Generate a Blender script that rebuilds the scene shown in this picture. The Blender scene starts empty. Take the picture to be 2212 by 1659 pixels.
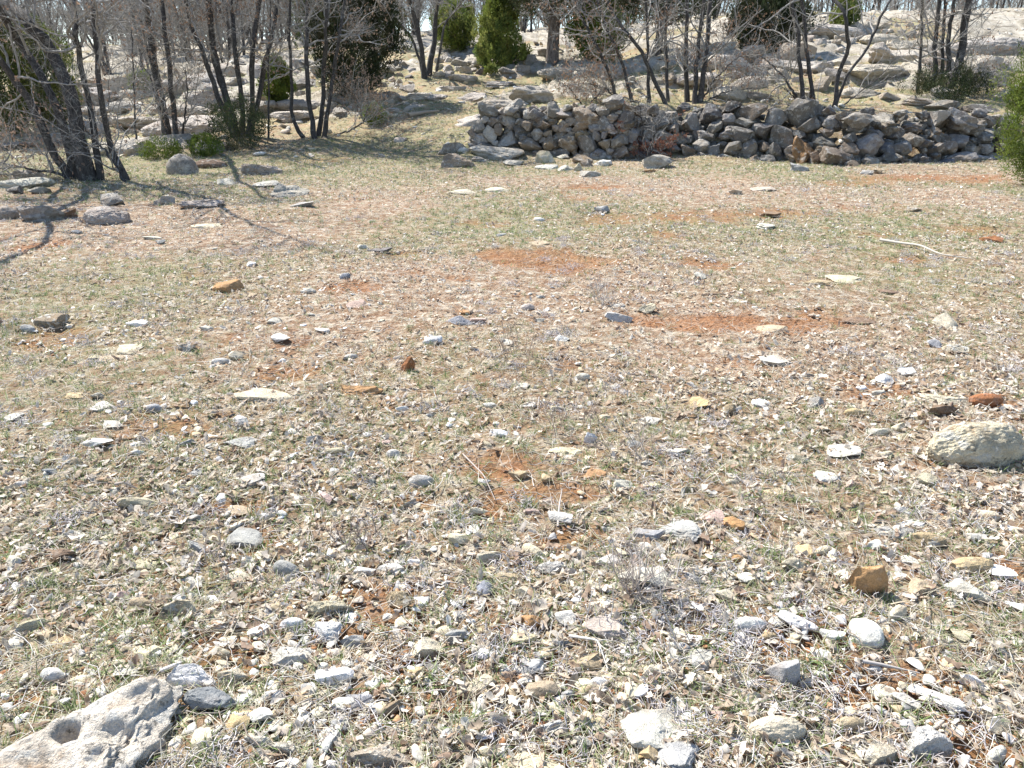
import bpy, bmesh, math, random
import numpy as np
R = math.radians
C = bpy.context.scene.collection
# ------------------------------------------------------------------ camera
CAMH, PITCH, F = 1.55, R(22.0), 1609.5          # F in units of a 2212 px wide picture
cam = bpy.data.cameras.new("camera"); camo = bpy.data.objects.new("camera", cam); C.objects.link(camo)
cam.sensor_width = 36; cam.lens = 36 * F / 2212; cam.clip_start = .05; cam.clip_end = 1500
camo.location = (0, 0, CAMH); camo.rotation_euler = (R(90) - PITCH, 0, 0)
bpy.context.scene.camera = camo
# ------------------------------------------------------------------ sky, sun, exposure
SUN_EL, SUN_AZ = R(51), R(-47)                   # azimuth from +Y (view direction), negative = left
wd = bpy.data.worlds.new("World"); bpy.context.scene.world = wd; wd.use_nodes = True
nt = wd.node_tree; bg = nt.nodes['Background']; sky = nt.nodes.new('ShaderNodeTexSky')
sky.sky_type = 'NISHITA'; sky.sun_disc = False; sky.sun_elevation = SUN_EL; sky.sun_rotation = SUN_AZ
sky.air_density = 1.0; sky.dust_density = .6; sky.altitude = 1200
nt.links.new(sky.outputs[0], bg.inputs[0]); bg.inputs[1].default_value = 0.11
sl = bpy.data.lights.new("sun", 'SUN'); sl.energy = 4.6; sl.angle = R(.5); sl.color = (1, .955, .88)
so = bpy.data.objects.new("sun", sl); C.objects.link(so)
so.rotation_euler = (R(90) - SUN_EL, 0, math.pi - SUN_AZ)
vs = bpy.context.scene.view_settings; vs.view_transform = 'Standard'; vs.look = 'None'; vs.gamma = 1; vs.exposure = 1.2
# ------------------------------------------------------------------ numeric helpers
rs = np.random.RandomState(7); rnd = random.Random(11)
def _h(ix, iy, iz, s):
    h = (ix * 374761393 + iy * 668265263 + iz * 1274126177 + s * 974634777) & 0xffffffff
    h = ((h ^ (h >> 13)) * 1274126177) & 0xffffffff
    return ((h ^ (h >> 16)) & 0xffff) / 32767.5 - 1
def n2(x, y, s=0):
    ix = np.floor(x).astype(np.int64); iy = np.floor(y).astype(np.int64); fx = x - ix; fy = y - iy
    fx = fx * fx * (3 - 2 * fx); fy = fy * fy * (3 - 2 * fy)
    a = _h(ix, iy, 0, s); b = _h(ix + 1, iy, 0, s); c = _h(ix, iy + 1, 0, s); d = _h(ix + 1, iy + 1, 0, s)
    return (a + (b - a) * fx) * (1 - fy) + (c + (d - c) * fx) * fy
def n3(P, s=0):
    i = np.floor(P).astype(np.int64); f = P - i; f = f * f * (3 - 2 * f); r = 0
    for dx in (0, 1):
        for dy in (0, 1):
            for dz in (0, 1):
                w = (f[:, 0] if dx else 1 - f[:, 0]) * (f[:, 1] if dy else 1 - f[:, 1]) * (f[:, 2] if dz else 1 - f[:, 2])
                r = r + w * _h(i[:, 0] + dx, i[:, 1] + dy, i[:, 2] + dz, s)
    return r
def fb2(x, y, s, o=3):
    r = 0; a = 1.0
    for k in range(o): r = r + a * n2(x, y, s + k); x = x * 2.03 + 5.1; y = y * 2.03 + 1.7; a *= .5
    return r
# ------------------------------------------------------------------ terrain shape
COLS = [(-1.2, [(0, 0), (20, 0), (26, .35), (36, 1.1), (60, 3.0), (90, 4.3), (260, 4.5)]),
        (-.42, [(0, 0), (18, 0), (22, .35), (28, 1.2), (40, 2.3), (60, 3.9), (90, 5), (260, 5)]),
        (-.17, [(0, 0), (17, .02), (20, .35), (24, 1.2), (27, 1.75), (33, 2.4), (45, 3.5), (60, 4.6), (90, 5.5), (260, 5.5)]),
        (-.05, [(0, 0), (16.4, .0), (19, .42), (21, .85), (24, 1.35), (27, 1.8), (33, 2.5), (45, 3.6), (60, 4.8), (90, 5.6), (260, 5.6)]),
        (.1, [(0, 0), (16.6, 0), (17.3, .06), (18.2, .72), (20, .88), (23, 1.22), (28, 2.0), (38, 3.2), (50, 4.2), (62, 5.2), (90, 6), (260, 6)]),
        (.32, [(0, 0), (16.4, 0), (17.1, .06), (18.0, .74), (20, .9), (23, 1.32), (28, 2.15), (38, 3.9), (50, 5.2), (58, 6.0), (90, 6.5), (260, 6.5)]),
        (1.2, [(0, 0), (16.2, 0), (16.9, .06), (17.8, .76), (20, .98), (23, 1.45), (28, 2.4), (38, 4.1), (50, 5.4), (58, 6.2), (90, 6.6), (260, 6.6)])]
def bed(x, y):                                     # where bedrock breaks through on the far slope
    w = np.clip((y - 19) / 5, 0, 1) * (1 - np.exp(-((x / np.maximum(y, 9) + .12) / .06) ** 2 - ((y - 21) / 4) ** 2)); q = fb2(x * .45 + .3 * n2(x * 1.7, y * 1.7, 5), y * .62, 111, 4) + .12
    return w * np.clip(q * 2.2, 0, 1)
def Z(x, y):
    x = np.asarray(x, float); y = np.asarray(y, float)
    a = x / np.maximum(y, 9); ks = [c[0] for c in COLS]
    prof = [np.interp(y, [p[0] for p in c[1]], [p[1] for p in c[1]]) for c in COLS]
    a = np.clip(a, ks[0], ks[-1] - 1e-6); z = np.zeros_like(x)
    for i in range(len(ks) - 1):
        m = (a >= ks[i]) & (a < ks[i + 1]); t = (a - ks[i]) / (ks[i + 1] - ks[i]); t = t * t * (3 - 2 * t)
        z = np.where(m, prof[i] * (1 - t) + prof[i + 1] * t, z)
    far = np.clip((y - 15) / 12, 0, 1)
    z = z + .025 * fb2(x * .9, y * .9, 3, 2) * (1 + 3 * far) + .3 * far * n2(x * .16, y * .16, 9) + .09 * far * fb2(x * 1.3, y * 1.3, 21, 2)
    z = z + .30 * bed(x, y) ** 1.3
    z = z + .009 * fb2(x * 7, y * 7, 31, 2) + .0045 * fb2(x * 32, y * 32, 41, 2)
    return z
def ray(u, v):
    x = (u - 1106) / F; yu = (829.5 - v) / F
    return np.array([x, math.cos(PITCH) + yu * math.sin(PITCH), -math.sin(PITCH) + yu * math.cos(PITCH)])
_T = np.geomspace(.9, 140, 1500)
def P(u, v, h=0.0):                                # a point of the photograph -> the point of the ground seen there
    d = ray(u, v); x = d[0] * _T; y = d[1] * _T; z = CAMH + d[2] * _T - h
    g = z - Z(x, y); i = int(np.argmax(g < 0))
    if g[i] >= 0: i = 1499
    if i > 0: f = g[i - 1] / (g[i - 1] - g[i] + 1e-9); t = _T[i - 1] + f * (_T[i] - _T[i - 1])
    else: t = _T[0]
    return d * t + np.array([0, 0, CAMH]), t
def project(p):
    x, y, z = p[..., 0], p[..., 1], p[..., 2] - CAMH
    fw = y * math.cos(PITCH) - z * math.sin(PITCH); up = y * math.sin(PITCH) + z * math.cos(PITCH)
    return 1106 + F * x / fw, 829.5 - F * up / fw
# bare red soil patches: (u, v, half width, half height) in the photograph, kept as ellipses on the ground
SOIL = []
for u, v, a, b in [(1085, 1005, 95, 34), (1170, 1060, 150, 26), (1215, 565, 130, 30), (1090, 545, 60, 16), (1330, 480, 90, 14), (1650, 462, 130, 14), (1500, 470, 120, 14), (1430, 505, 60, 14), (1040, 482, 60, 8), (1720, 705, 110, 22),
                   (1800, 690, 110, 26), (1560, 690, 100, 26), (1400, 690, 70, 14), (755, 620, 62, 9), (890, 550, 60, 8), (1520, 570, 90, 14), (610, 805, 80, 20), (1000, 600, 60, 6), (480, 1390, 80, 34), (520, 1440, 120, 30), (420, 1500, 60, 50), (800, 1540, 110, 40), (620, 1560, 80, 28),
                   (2140, 865, 60, 20), (2030, 1000, 70, 20), (2000, 385, 180, 7), (1850, 395, 90, 7), (1280, 405, 90, 6), (80, 530, 50, 10), (105, 735, 90, 24), (500, 1090, 130, 30), (1060, 1110, 60, 30), (880, 1090, 70, 26), (380, 920, 90, 22), (560, 1170, 60, 22),
                   (1230, 1160, 90, 24), (820, 1290, 120, 50), (700, 1380, 90, 40), (900, 1420, 90, 40), (1700, 1380, 160, 40), (1900, 1480, 160, 60), (2080, 1600, 120, 60), (2100, 500, 90, 9), (1950, 560, 60, 8), (700, 345, 60, 8), (955, 208, 18, 8), (860, 1340, 90, 30), (20, 1320, 60, 30), (60, 1500, 80, 40), (2150, 1230, 60, 40), (1000, 1530, 80, 26), (820, 870, 60, 16), (1900, 505, 60, 7)]:
    p, t = P(u, v); q, _ = P(u, v + b); SOIL.append((p[0], p[1], a * t / F, max(abs(p[1] - q[1]), .05)))
def soil(x, y):
    w = .62 * fb2(x * 2.6, y * 2.6, 61, 5); m = np.zeros_like(x)
    for cx, cy, a, b in SOIL: m = np.maximum(m, 1.25 - ((x - cx) / a) ** 2 - ((y - cy) / b) ** 2 + w)
    base = fb2(x * 1.1, y * 1.1, 71, 3) - .85
    return np.clip(np.maximum(m * 1.3, base * 2.0), 0, 1)
# ------------------------------------------------------------------ mesh + object helpers
def mesh_np(name, v, f, mat, col=None, smooth=False, parent=None):
    me = bpy.data.meshes.new(name); v = np.asarray(v, np.float32).reshape(-1, 3); f = np.asarray(f, np.int32); k = f.shape[1]
    me.vertices.add(len(v)); me.vertices.foreach_set('co', v.ravel())
    me.loops.add(f.size); me.loops.foreach_set('vertex_index', f.ravel())
    me.polygons.add(len(f)); me.polygons.foreach_set('loop_start', np.arange(0, f.size, k, dtype=np.int32))
    if smooth: me.polygons.foreach_set('use_smooth', np.ones(len(f), bool))
    me.update(calc_edges=True)
    if col is not None:
        a = me.color_attributes.new('Col', 'FLOAT_COLOR', 'POINT'); c = np.ones((len(v), 4), np.float32); c[:, :3] = np.asarray(col).reshape(-1, 3)
        a.data.foreach_set('color', c.ravel())
    me.materials.append(mat)
    o = bpy.data.objects.new(name, me); C.objects.link(o)
    if parent is not None: o.parent = parent
    return o
def tag(o, label=None, cat=None, group=None, kind=None):
    if label: o['label'] = label
    if cat: o['category'] = cat
    if group: o['group'] = group
    if kind: o['kind'] = kind
    return o
def empty(name, loc, label, cat, group=None):
    o = bpy.data.objects.new(name, None); C.objects.link(o); o.location = loc; o.empty_display_size = .2
    return tag(o, label, cat, group)
def dup(root, loc, rz, sc, label):
    r = root.copy(); C.objects.link(r); r.location = loc; r.rotation_euler = (0, 0, rz); r.scale = (sc,) * 3; r['label'] = label
    for ch in list(root.children):
        c = ch.copy(); C.objects.link(c); c.parent = r
    return r
def tubes(pts, rad, k, rst):                       # pts (N,n,3), rad (N,n) -> verts, quads
    N, n, _ = pts.shape
    t = np.gradient(pts, axis=1); t /= np.linalg.norm(t, axis=2, keepdims=True) + 1e-9
    ref = rst.normal(size=(N, 1, 3)) + 0 * t; a = np.cross(t, ref); a /= np.linalg.norm(a, axis=2, keepdims=True) + 1e-9; b = np.cross(t, a)
    th = np.arange(k) * 2 * math.pi / k
    v = pts[:, :, None, :] + rad[:, :, None, None] * (np.cos(th)[None, None, :, None] * a[:, :, None, :] + np.sin(th)[None, None, :, None] * b[:, :, None, :])
    i = np.arange(N)[:, None, None] * n * k; j = np.arange(n - 1)[None, :, None] * k; s = np.arange(k)[None, None, :]; s2 = (s + 1) % k
    q = np.stack([i + j + s, i + j + s2, i + j + k + s2, i + j + k + s], -1).reshape(-1, 4)
    return v.reshape(-1, 3), q
def merge(parts):
    vs_, fs_, o = [], [], 0
    for v, f in parts: vs_.append(v); fs_.append(f + o); o += len(v)
    return np.concatenate(vs_), np.concatenate(fs_)
# ------------------------------------------------------------------ materials
def newmat(name):
    m = bpy.data.materials.new(name); m.use_nodes = True; n = m.node_tree.nodes; l = m.node_tree.links
    b = n['Principled BSDF']; b.inputs['Roughness'].default_value = .85; b.inputs['Specular IOR Level'].default_value = .25
    return m, n, l, b
def noise(n, l, vec, scale, detail=4, rough=.55):
    t = n.new('ShaderNodeTexNoise'); t.inputs['Scale'].default_value = scale; t.inputs['Detail'].default_value = detail; t.inputs['Roughness'].default_value = rough
    if vec is not None: l.new(vec, t.inputs['Vector'])
    return t.outputs['Fac']
def ramp(n, l, fac, stops):
    r = n.new('ShaderNodeValToRGB'); e = r.color_ramp.elements
    while len(e) < len(stops): e.new(.5)
    for k, (p, c) in enumerate(stops): e[k].position = p; e[k].color = (*c, 1) if len(c) == 3 else c
    l.new(fac, r.inputs[0]); return r.outputs[0]
def mix(n, l, fac, a, b, mode='MIX'):
    m = n.new('ShaderNodeMix'); m.data_type = 'RGBA'; m.blend_type = mode
    for s, x in ((m.inputs[0], fac), (m.inputs[6], a), (m.inputs[7], b)):
        if isinstance(x, (int, float)): s.default_value = x
        elif isinstance(x, tuple): s.default_value = (*x, 1)
        else: l.new(x, s)
    return m.outputs[2]
def math_(n, l, op, a, b=0.):
    m = n.new('ShaderNodeMath'); m.operation = op
    for s, x in ((m.inputs[0], a), (m.inputs[1], b)):
        if isinstance(x, (int, float)): s.default_value = x
        else: l.new(x, s)
    return m.outputs[0]
def g(v): return (v, v, v)
def stone_mat(name, sc, lichen=.3, stain=.4, bump=.5, dist=.01):
    m, n, l, b = newmat(name)
    tc = n.new('ShaderNodeTexCoord'); oi = n.new('ShaderNodeObjectInfo')
    ad = n.new('ShaderNodeVectorMath'); ad.operation = 'MULTIPLY_ADD'; l.new(oi.outputs['Random'], ad.inputs[0]); ad.inputs[1].default_value = (57, 91, 33); l.new(tc.outputs['Object'], ad.inputs[2]); vec = ad.outputs[0]
    c = mix(n, l, 1.0, oi.outputs['Color'], ramp(n, l, noise(n, l, vec, sc * 1.0, 5, .62), [(.25, g(.62)), (.5, g(1)), (.75, g(1.3))]), 'MULTIPLY')
    c = mix(n, l, ramp(n, l, noise(n, l, vec, sc * .7, 6, .7), [(.52, g(0)), (.66, g(stain))]), c, (.30, .19, .10))
    c = mix(n, l, ramp(n, l, noise(n, l, vec, sc * 2.2, 6, .7), [(.54, g(0)), (.60, g(lichen))]), c, (.62, .61, .56))
    c = mix(n, l, ramp(n, l, noise(n, l, vec, sc * 3.1, 6, .75), [(.56, g(0)), (.64, g(lichen * 1.1))]), c, (.10, .095, .085))
    c = mix(n, l, .35, c, ramp(n, l, noise(n, l, vec, sc * 16, 3, .7), [(.3, g(.45)), (.7, g(1.5))]), 'MULTIPLY')
    l.new(c, b.inputs['Base Color'])
    h = math_(n, l, 'ADD', noise(n, l, vec, sc * 2, 10, .7), math_(n, l, 'MULTIPLY', noise(n, l, vec, sc * 6, 4, .8), .5))
    bm = n.new('ShaderNodeBump'); bm.inputs['Strength'].default_value = bump; bm.inputs['Distance'].default_value = dist
    l.new(h, bm.inputs['Height']); l.new(bm.outputs[0], b.inputs['Normal'])
    return m
M = {}
M['stone'] = stone_mat('field_stone', 14, .12, .25, .8, .018)
M['pitted'] = stone_mat('pitted_limestone', 8, .75, .8, 1.0, .035)
M['wallstone'] = stone_mat('lichened_stone', 4.5, .5, .4, 1.0, .07)
M['outcrop'] = stone_mat('bedrock_limestone', 2.0, .35, .45, 1.0, .16)
def attr_mat(name, transl=.0, var=0.0, rough=.8):
    m, n, l, b = newmat(name); a = n.new('ShaderNodeAttribute'); a.attribute_name = 'Col'; col = a.outputs['Color']; b.inputs['Roughness'].default_value = rough
    if var:
        tc = n.new('ShaderNodeTexCoord')
        col = mix(n, l, 1.0, col, ramp(n, l, noise(n, l, tc.outputs['Object'], var, 4, .7), [(.3, g(.6)), (.7, g(1.35))]), 'MULTIPLY')
    l.new(col, b.inputs['Base Color'])
    if transl:
        t = n.new('ShaderNodeBsdfTranslucent'); l.new(col, t.inputs[0]); ms = n.new('ShaderNodeMixShader'); ms.inputs[0].default_value = transl
        l.new(b.outputs[0], ms.inputs[1]); l.new(t.outputs[0], ms.inputs[2]); l.new(ms.outputs[0], n['Material Output'].inputs[0])
    return m
M['litter'] = attr_mat('dry_leaf', .3, 60); M['grass'] = attr_mat('grass_blade', .35); M['twig'] = attr_mat('grey_twig')
M['gravel'] = attr_mat('gravel', 0, 55); M['foliage'] = attr_mat('juniper_foliage', .3)
def bark(name, c1, c2, sc):
    m, n, l, b = newmat(name); tc = n.new('ShaderNodeTexCoord'); mp = n.new('ShaderNodeMapping'); mp.inputs['Scale'].default_value = (1, 1, .25); l.new(tc.outputs['Object'], mp.inputs[0])
    f = noise(n, l, mp.outputs[0], sc, 6, .7); c = ramp(n, l, f, [(.32, c1), (.62, c2)])
    c = mix(n, l, ramp(n, l, noise(n, l, tc.outputs['Object'], 9, 4, .7), [(.58, g(0)), (.66, g(.5))]), c, (.34, .34, .31))
    l.new(c, b.inputs['Base Color']); bm = n.new('ShaderNodeBump'); bm.inputs['Distance'].default_value = .02; bm.inputs['Strength'].default_value = 1; l.new(f, bm.inputs['Height']); l.new(bm.outputs[0], b.inputs['Normal'])
    return m
M['bark'] = bark('oak_bark', (.022, .02, .02), (.10, .093, .088), 38)
M['branch'] = bark('grey_branch', (.13, .12, .11), (.44, .42, .39), 30)
M['jbark'] = bark('juniper_bark', (.06, .045, .035), (.24, .20, .17), 26)
# ground
m, n, l, b = newmat('stony_soil'); at = n.new('ShaderNodeAttribute'); at.attribute_name = 'Col'; sp = n.new('ShaderNodeSeparateColor'); l.new(at.outputs['Color'], sp.inputs[0])
tc = n.new('ShaderNodeTexCoord'); vec = tc.outputs['Object']
red = ramp(n, l, noise(n, l, vec, 26, 6, .7), [(.3, (.11, .048, .022)), (.5, (.25, .115, .05)), (.72, (.42, .24, .13))])
brown = ramp(n, l, noise(n, l, vec, 30, 6, .75), [(.3, (.085, .042, .022)), (.5, (.22, .125, .07)), (.7, (.42, .32, .22))])
c = mix(n, l, sp.outputs[0], brown, red)
vo = n.new('ShaderNodeTexVoronoi'); vo.inputs['Scale'].default_value = 38; l.new(vec, vo.inputs['Vector'])
bits = ramp(n, l, vo.outputs['Color'], [(.0, (.16, .11, .07)), (.35, (.44, .37, .27)), (.7, (.58, .53, .44)), (1, (.48, .40, .29))])
c = mix(n, l, math_(n, l, 'MULTIPLY', ramp(n, l, noise(n, l, vec, 9, 5, .7), [(.46, g(.05)), (.62, g(.85))]), math_(n, l, 'SUBTRACT', 1.0, math_(n, l, 'MULTIPLY', sp.outputs[0], .75))), c, bits)
grn = ramp(n, l, noise(n, l, vec, 22, 5, .7), [(.35, (.11, .115, .045)), (.65, (.29, .29, .15))])
c = mix(n, l, math_(n, l, 'MULTIPLY', sp.outputs[1], ramp(n, l, noise(n, l, vec, 5, 6, .75), [(.4, g(.1)), (.6, g(1))])), c, grn)
pal = ramp(n, l, noise(n, l, vec, 3.0, 6, .7), [(.3, (.17, .16, .08)), (.48, (.33, .31, .18)), (.58, (.34, .22, .12)), (.68, (.50, .46, .38))])
c = mix(n, l, math_(n, l, 'MULTIPLY', sp.outputs[2], .75), c, pal)
ab = n.new('ShaderNodeAttribute'); ab.attribute_name = 'Bed'
rk = ramp(n, l, noise(n, l, vec, 2.2, 9, .72), [(.32, (.12, .10, .075)), (.46, (.33, .295, .24)), (.6, (.50, .46, .39))])
c = mix(n, l, ramp(n, l, math_(n, l, 'ADD', ab.outputs['Fac'], math_(n, l, 'MULTIPLY', noise(n, l, vec, 3.5, 7, .75), .9)), [(.68, g(0)), (.84, g(.9))]), c, rk)
l.new(c, b.inputs['Base Color']); b.inputs['Roughness'].default_value = 1
bm = n.new('ShaderNodeBump'); bm.inputs['Strength'].default_value = 1; bm.inputs['Distance'].default_value = .02
l.new(math_(n, l, 'ADD', noise(n, l, vec, 45, 6, .7), math_(n, l, 'MULTIPLY', vo.outputs['Distance'], .6)), bm.inputs['Height']); l.new(bm.outputs[0], b.inputs['Normal'])
M['ground'] = m
# ------------------------------------------------------------------ ground
def greenness(x, y):
    e = lambda cx, cy, a, b: np.exp(-((x - cx) / a) ** 2 - ((y - cy) / b) ** 2)
    return np.clip(.42 + .75 * fb2(x * .35, y * .35, 81, 3) + .8 * e(-6.5, 14.5, 3.5, 2.5) + .8 * e(-3, 18, 3, 2) + .5 * e(3, 18.5, 5, 1), 0, 1)
def axis(lo, hi, step, k, c=0.):
    r = [c]
    while r[-1] < hi: r.append(r[-1] + max(step, k * abs(r[-1] - c)))
    s = [c]
    while s[-1] > lo: s.append(s[-1] - max(step, k * abs(s[-1] - c)))
    return np.array(sorted(set(r + s)))
ax = axis(-170, 170, .032, .015); ay = axis(-14, 4, .05, .05, .9); ay = np.concatenate([ay[ay < .9], axis(.9, 320, .026, .0125, 0) [axis(.9, 320, .026, .0125, 0) >= .9]])
gx, gy = np.meshgrid(ax, ay); fx, fy = gx.ravel(), gy.ravel(); gz = Z(fx, fy)
nx, ny = len(ax), len(ay); i = (np.arange(ny - 1)[:, None] * nx + np.arange(nx - 1)[None, :]).ravel()
sm = soil(fx, fy); gz = gz - .018 * sm + .008 * sm * n2(fx * 18, fy * 18, 7)
green = greenness(fx, fy) * np.clip((fy - 1.5) / 5, .3, 1)
gr = mesh_np('ground', np.stack([fx, fy, gz], 1), np.stack([i, i + 1, i + nx + 1, i + nx], 1), M['ground'],
             np.stack([sm, green, np.clip((fy - 14) / 8, 0, 1)], 1), True)
ba = gr.data.attributes.new('Bed', 'FLOAT', 'POINT'); ba.data.foreach_set('value', bed(fx, fy).astype(np.float32))
tag(gr, 'dry stony pasture of red soil sloping up to a rocky hillside', kind='structure')
# ------------------------------------------------------------------ rocks
_ico = {}
def ico(level):
    if level not in _ico:
        bm_ = bmesh.new(); bmesh.ops.create_icosphere(bm_, subdivisions=level, radius=1)
        v = np.array([x.co[:] for x in bm_.verts]); f = np.array([[x.index for x in p.verts] for p in bm_.faces]); bm_.free(); _ico[level] = (v, f)
    return _ico[level]
def rock_verts(seed, s, level=4, kind='a', rough=1.0):
    st = np.random.RandomState(seed); v, f = ico(level); v = v.copy()
    if kind != 'r':
        for k in range(16 if kind != 'p' else 10):
            nn = st.normal(size=3); nn /= np.linalg.norm(nn); d = st.uniform(.36, .78)
            ex = np.maximum(v @ nn - d, 0); v -= ex[:, None] * nn * .96
        if kind == 'f': v[:, 2] = np.clip(v[:, 2], -.5, .42) ; v[:, 2] *= 1.6
        if kind == 'u': v[:, 0] *= 1 - .35 * np.clip(v[:, 2], 0, 1); v[:, 0] += .15 * v[:, 2]
    o = st.uniform(0, 90, 3); nr = v / (np.linalg.norm(v, axis=1, keepdims=True) + 1e-9)
    dsp = .08 * n3(v * 1.3 + o, 1) + .05 * n3(v * 3.1 + o, 2) + .035 * n3(v * 6.7 + o, 3)
    if level > 4: dsp = dsp + .03 * n3(v * 14 + o, 4) + .016 * n3(v * 29 + o, 5)
    if kind == 'p': dsp = dsp - .13 * np.clip(n3(v * 4.2 + o, 6) - .25, 0, 1) - .10 * np.clip(n3(v * 9 + o, 8) - .2, 0, 1)
    if kind == 's': dsp = dsp + .05 * np.sin(v[:, 2] * 15 + 3 * n3(v * 2 + o, 9))
    v = v + nr * (dsp * rough)[:, None]
    e = (v.max(0) - v.min(0)) / 2; v = (v - (v.max(0) + v.min(0)) / 2) / e
    return v * np.array(s) / 2, f
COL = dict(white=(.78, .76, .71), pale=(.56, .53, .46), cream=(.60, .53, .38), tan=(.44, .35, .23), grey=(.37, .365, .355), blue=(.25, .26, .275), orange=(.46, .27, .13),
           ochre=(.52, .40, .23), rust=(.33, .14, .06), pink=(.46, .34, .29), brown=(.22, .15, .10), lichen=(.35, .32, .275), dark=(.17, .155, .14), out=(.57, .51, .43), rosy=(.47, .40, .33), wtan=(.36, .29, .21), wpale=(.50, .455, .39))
def rock(name, loc, s, rz, col, kind='a', level=4, mat='stone', seed=0, tilt=(0, 0), parent=None, rough=1.0):
    v, f = rock_verts(seed, s, level, kind, rough)
    tx, ty = tilt; cx, sx_ = math.cos(tx), math.sin(tx); v = v @ np.array([[1, 0, 0], [0, cx, sx_], [0, -sx_, cx]])
    cy, sy_ = math.cos(ty), math.sin(ty); v = v @ np.array([[cy, 0, -sy_], [0, 1, 0], [sy_, 0, cy]])
    o = mesh_np(name, v, f, M[mat], None, True, parent); o.data.set_sharp_from_angle(angle=R(24)); o.location = loc; o.rotation_euler = (0, 0, rz)
    c = COL[col]; j = 1 + rs.uniform(-.1, .1); o.color = (c[0] * j, c[1] * j, c[2] * j * (1 + rs.uniform(-.06, .06)), 1)
    return o
PLACED = []                                        # (u, v, w, h) of what stands on the field, to keep scattered stones apart
LAND = []                                          # (u, v, phrase) landmarks used in labels
def field_rock(u, v, w, h, col, kind, label, short=None, rot=0, seed=None, level=None, name='stone', mat=None, cat='stone', group=None, hr=None):
    p, t = P(u, v); sc = t / F; e = math.atan2(CAMH - p[2], math.hypot(p[0], p[1]))
    W = w * sc; H = h * sc
    if hr is None: hr = {'a': .55, 'f': .28, 'r': .6, 'p': .55, 'u': 1.2, 's': .5}[kind]
    if e > R(14): hh = hr * min(W, H * 1.3); D = max((H - hh * math.cos(e)) / math.sin(e), .45 * W)
    else: D = min(.8 * W, H * 2.5); hh = max((H - D * math.sin(e)) / math.cos(e), H * .45)
    D = min(D, 2.2 * W); hh *= 1.35 if mat != 'outcrop' else (1.0 if w > 34 else 1.15); W *= 1.08 if mat != 'outcrop' or w < 34 else 1.3
    p, t = P(u, v, hh * .3); p = p.copy(); p[2] = float(Z(p[0], p[1])) + hh * (.12 if mat != 'outcrop' else .06)
    if seed is None: seed = int(u * 7 + v * 13) % 9999
    o = rock(name, p, (W * 1.04, D * 1.08, hh), R(rot), col, kind, level or (6 if w > 170 else 5 if w > 80 else 4), mat or ('pitted' if kind == 'p' or w > 170 else 'stone'), seed, (rs.uniform(-.12, .12), rs.uniform(-.1, .1)))
    tag(o, label, cat, group); PLACED.append((u, v, w, h))
    if short: LAND.append((u, v, short))
    return o
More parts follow.
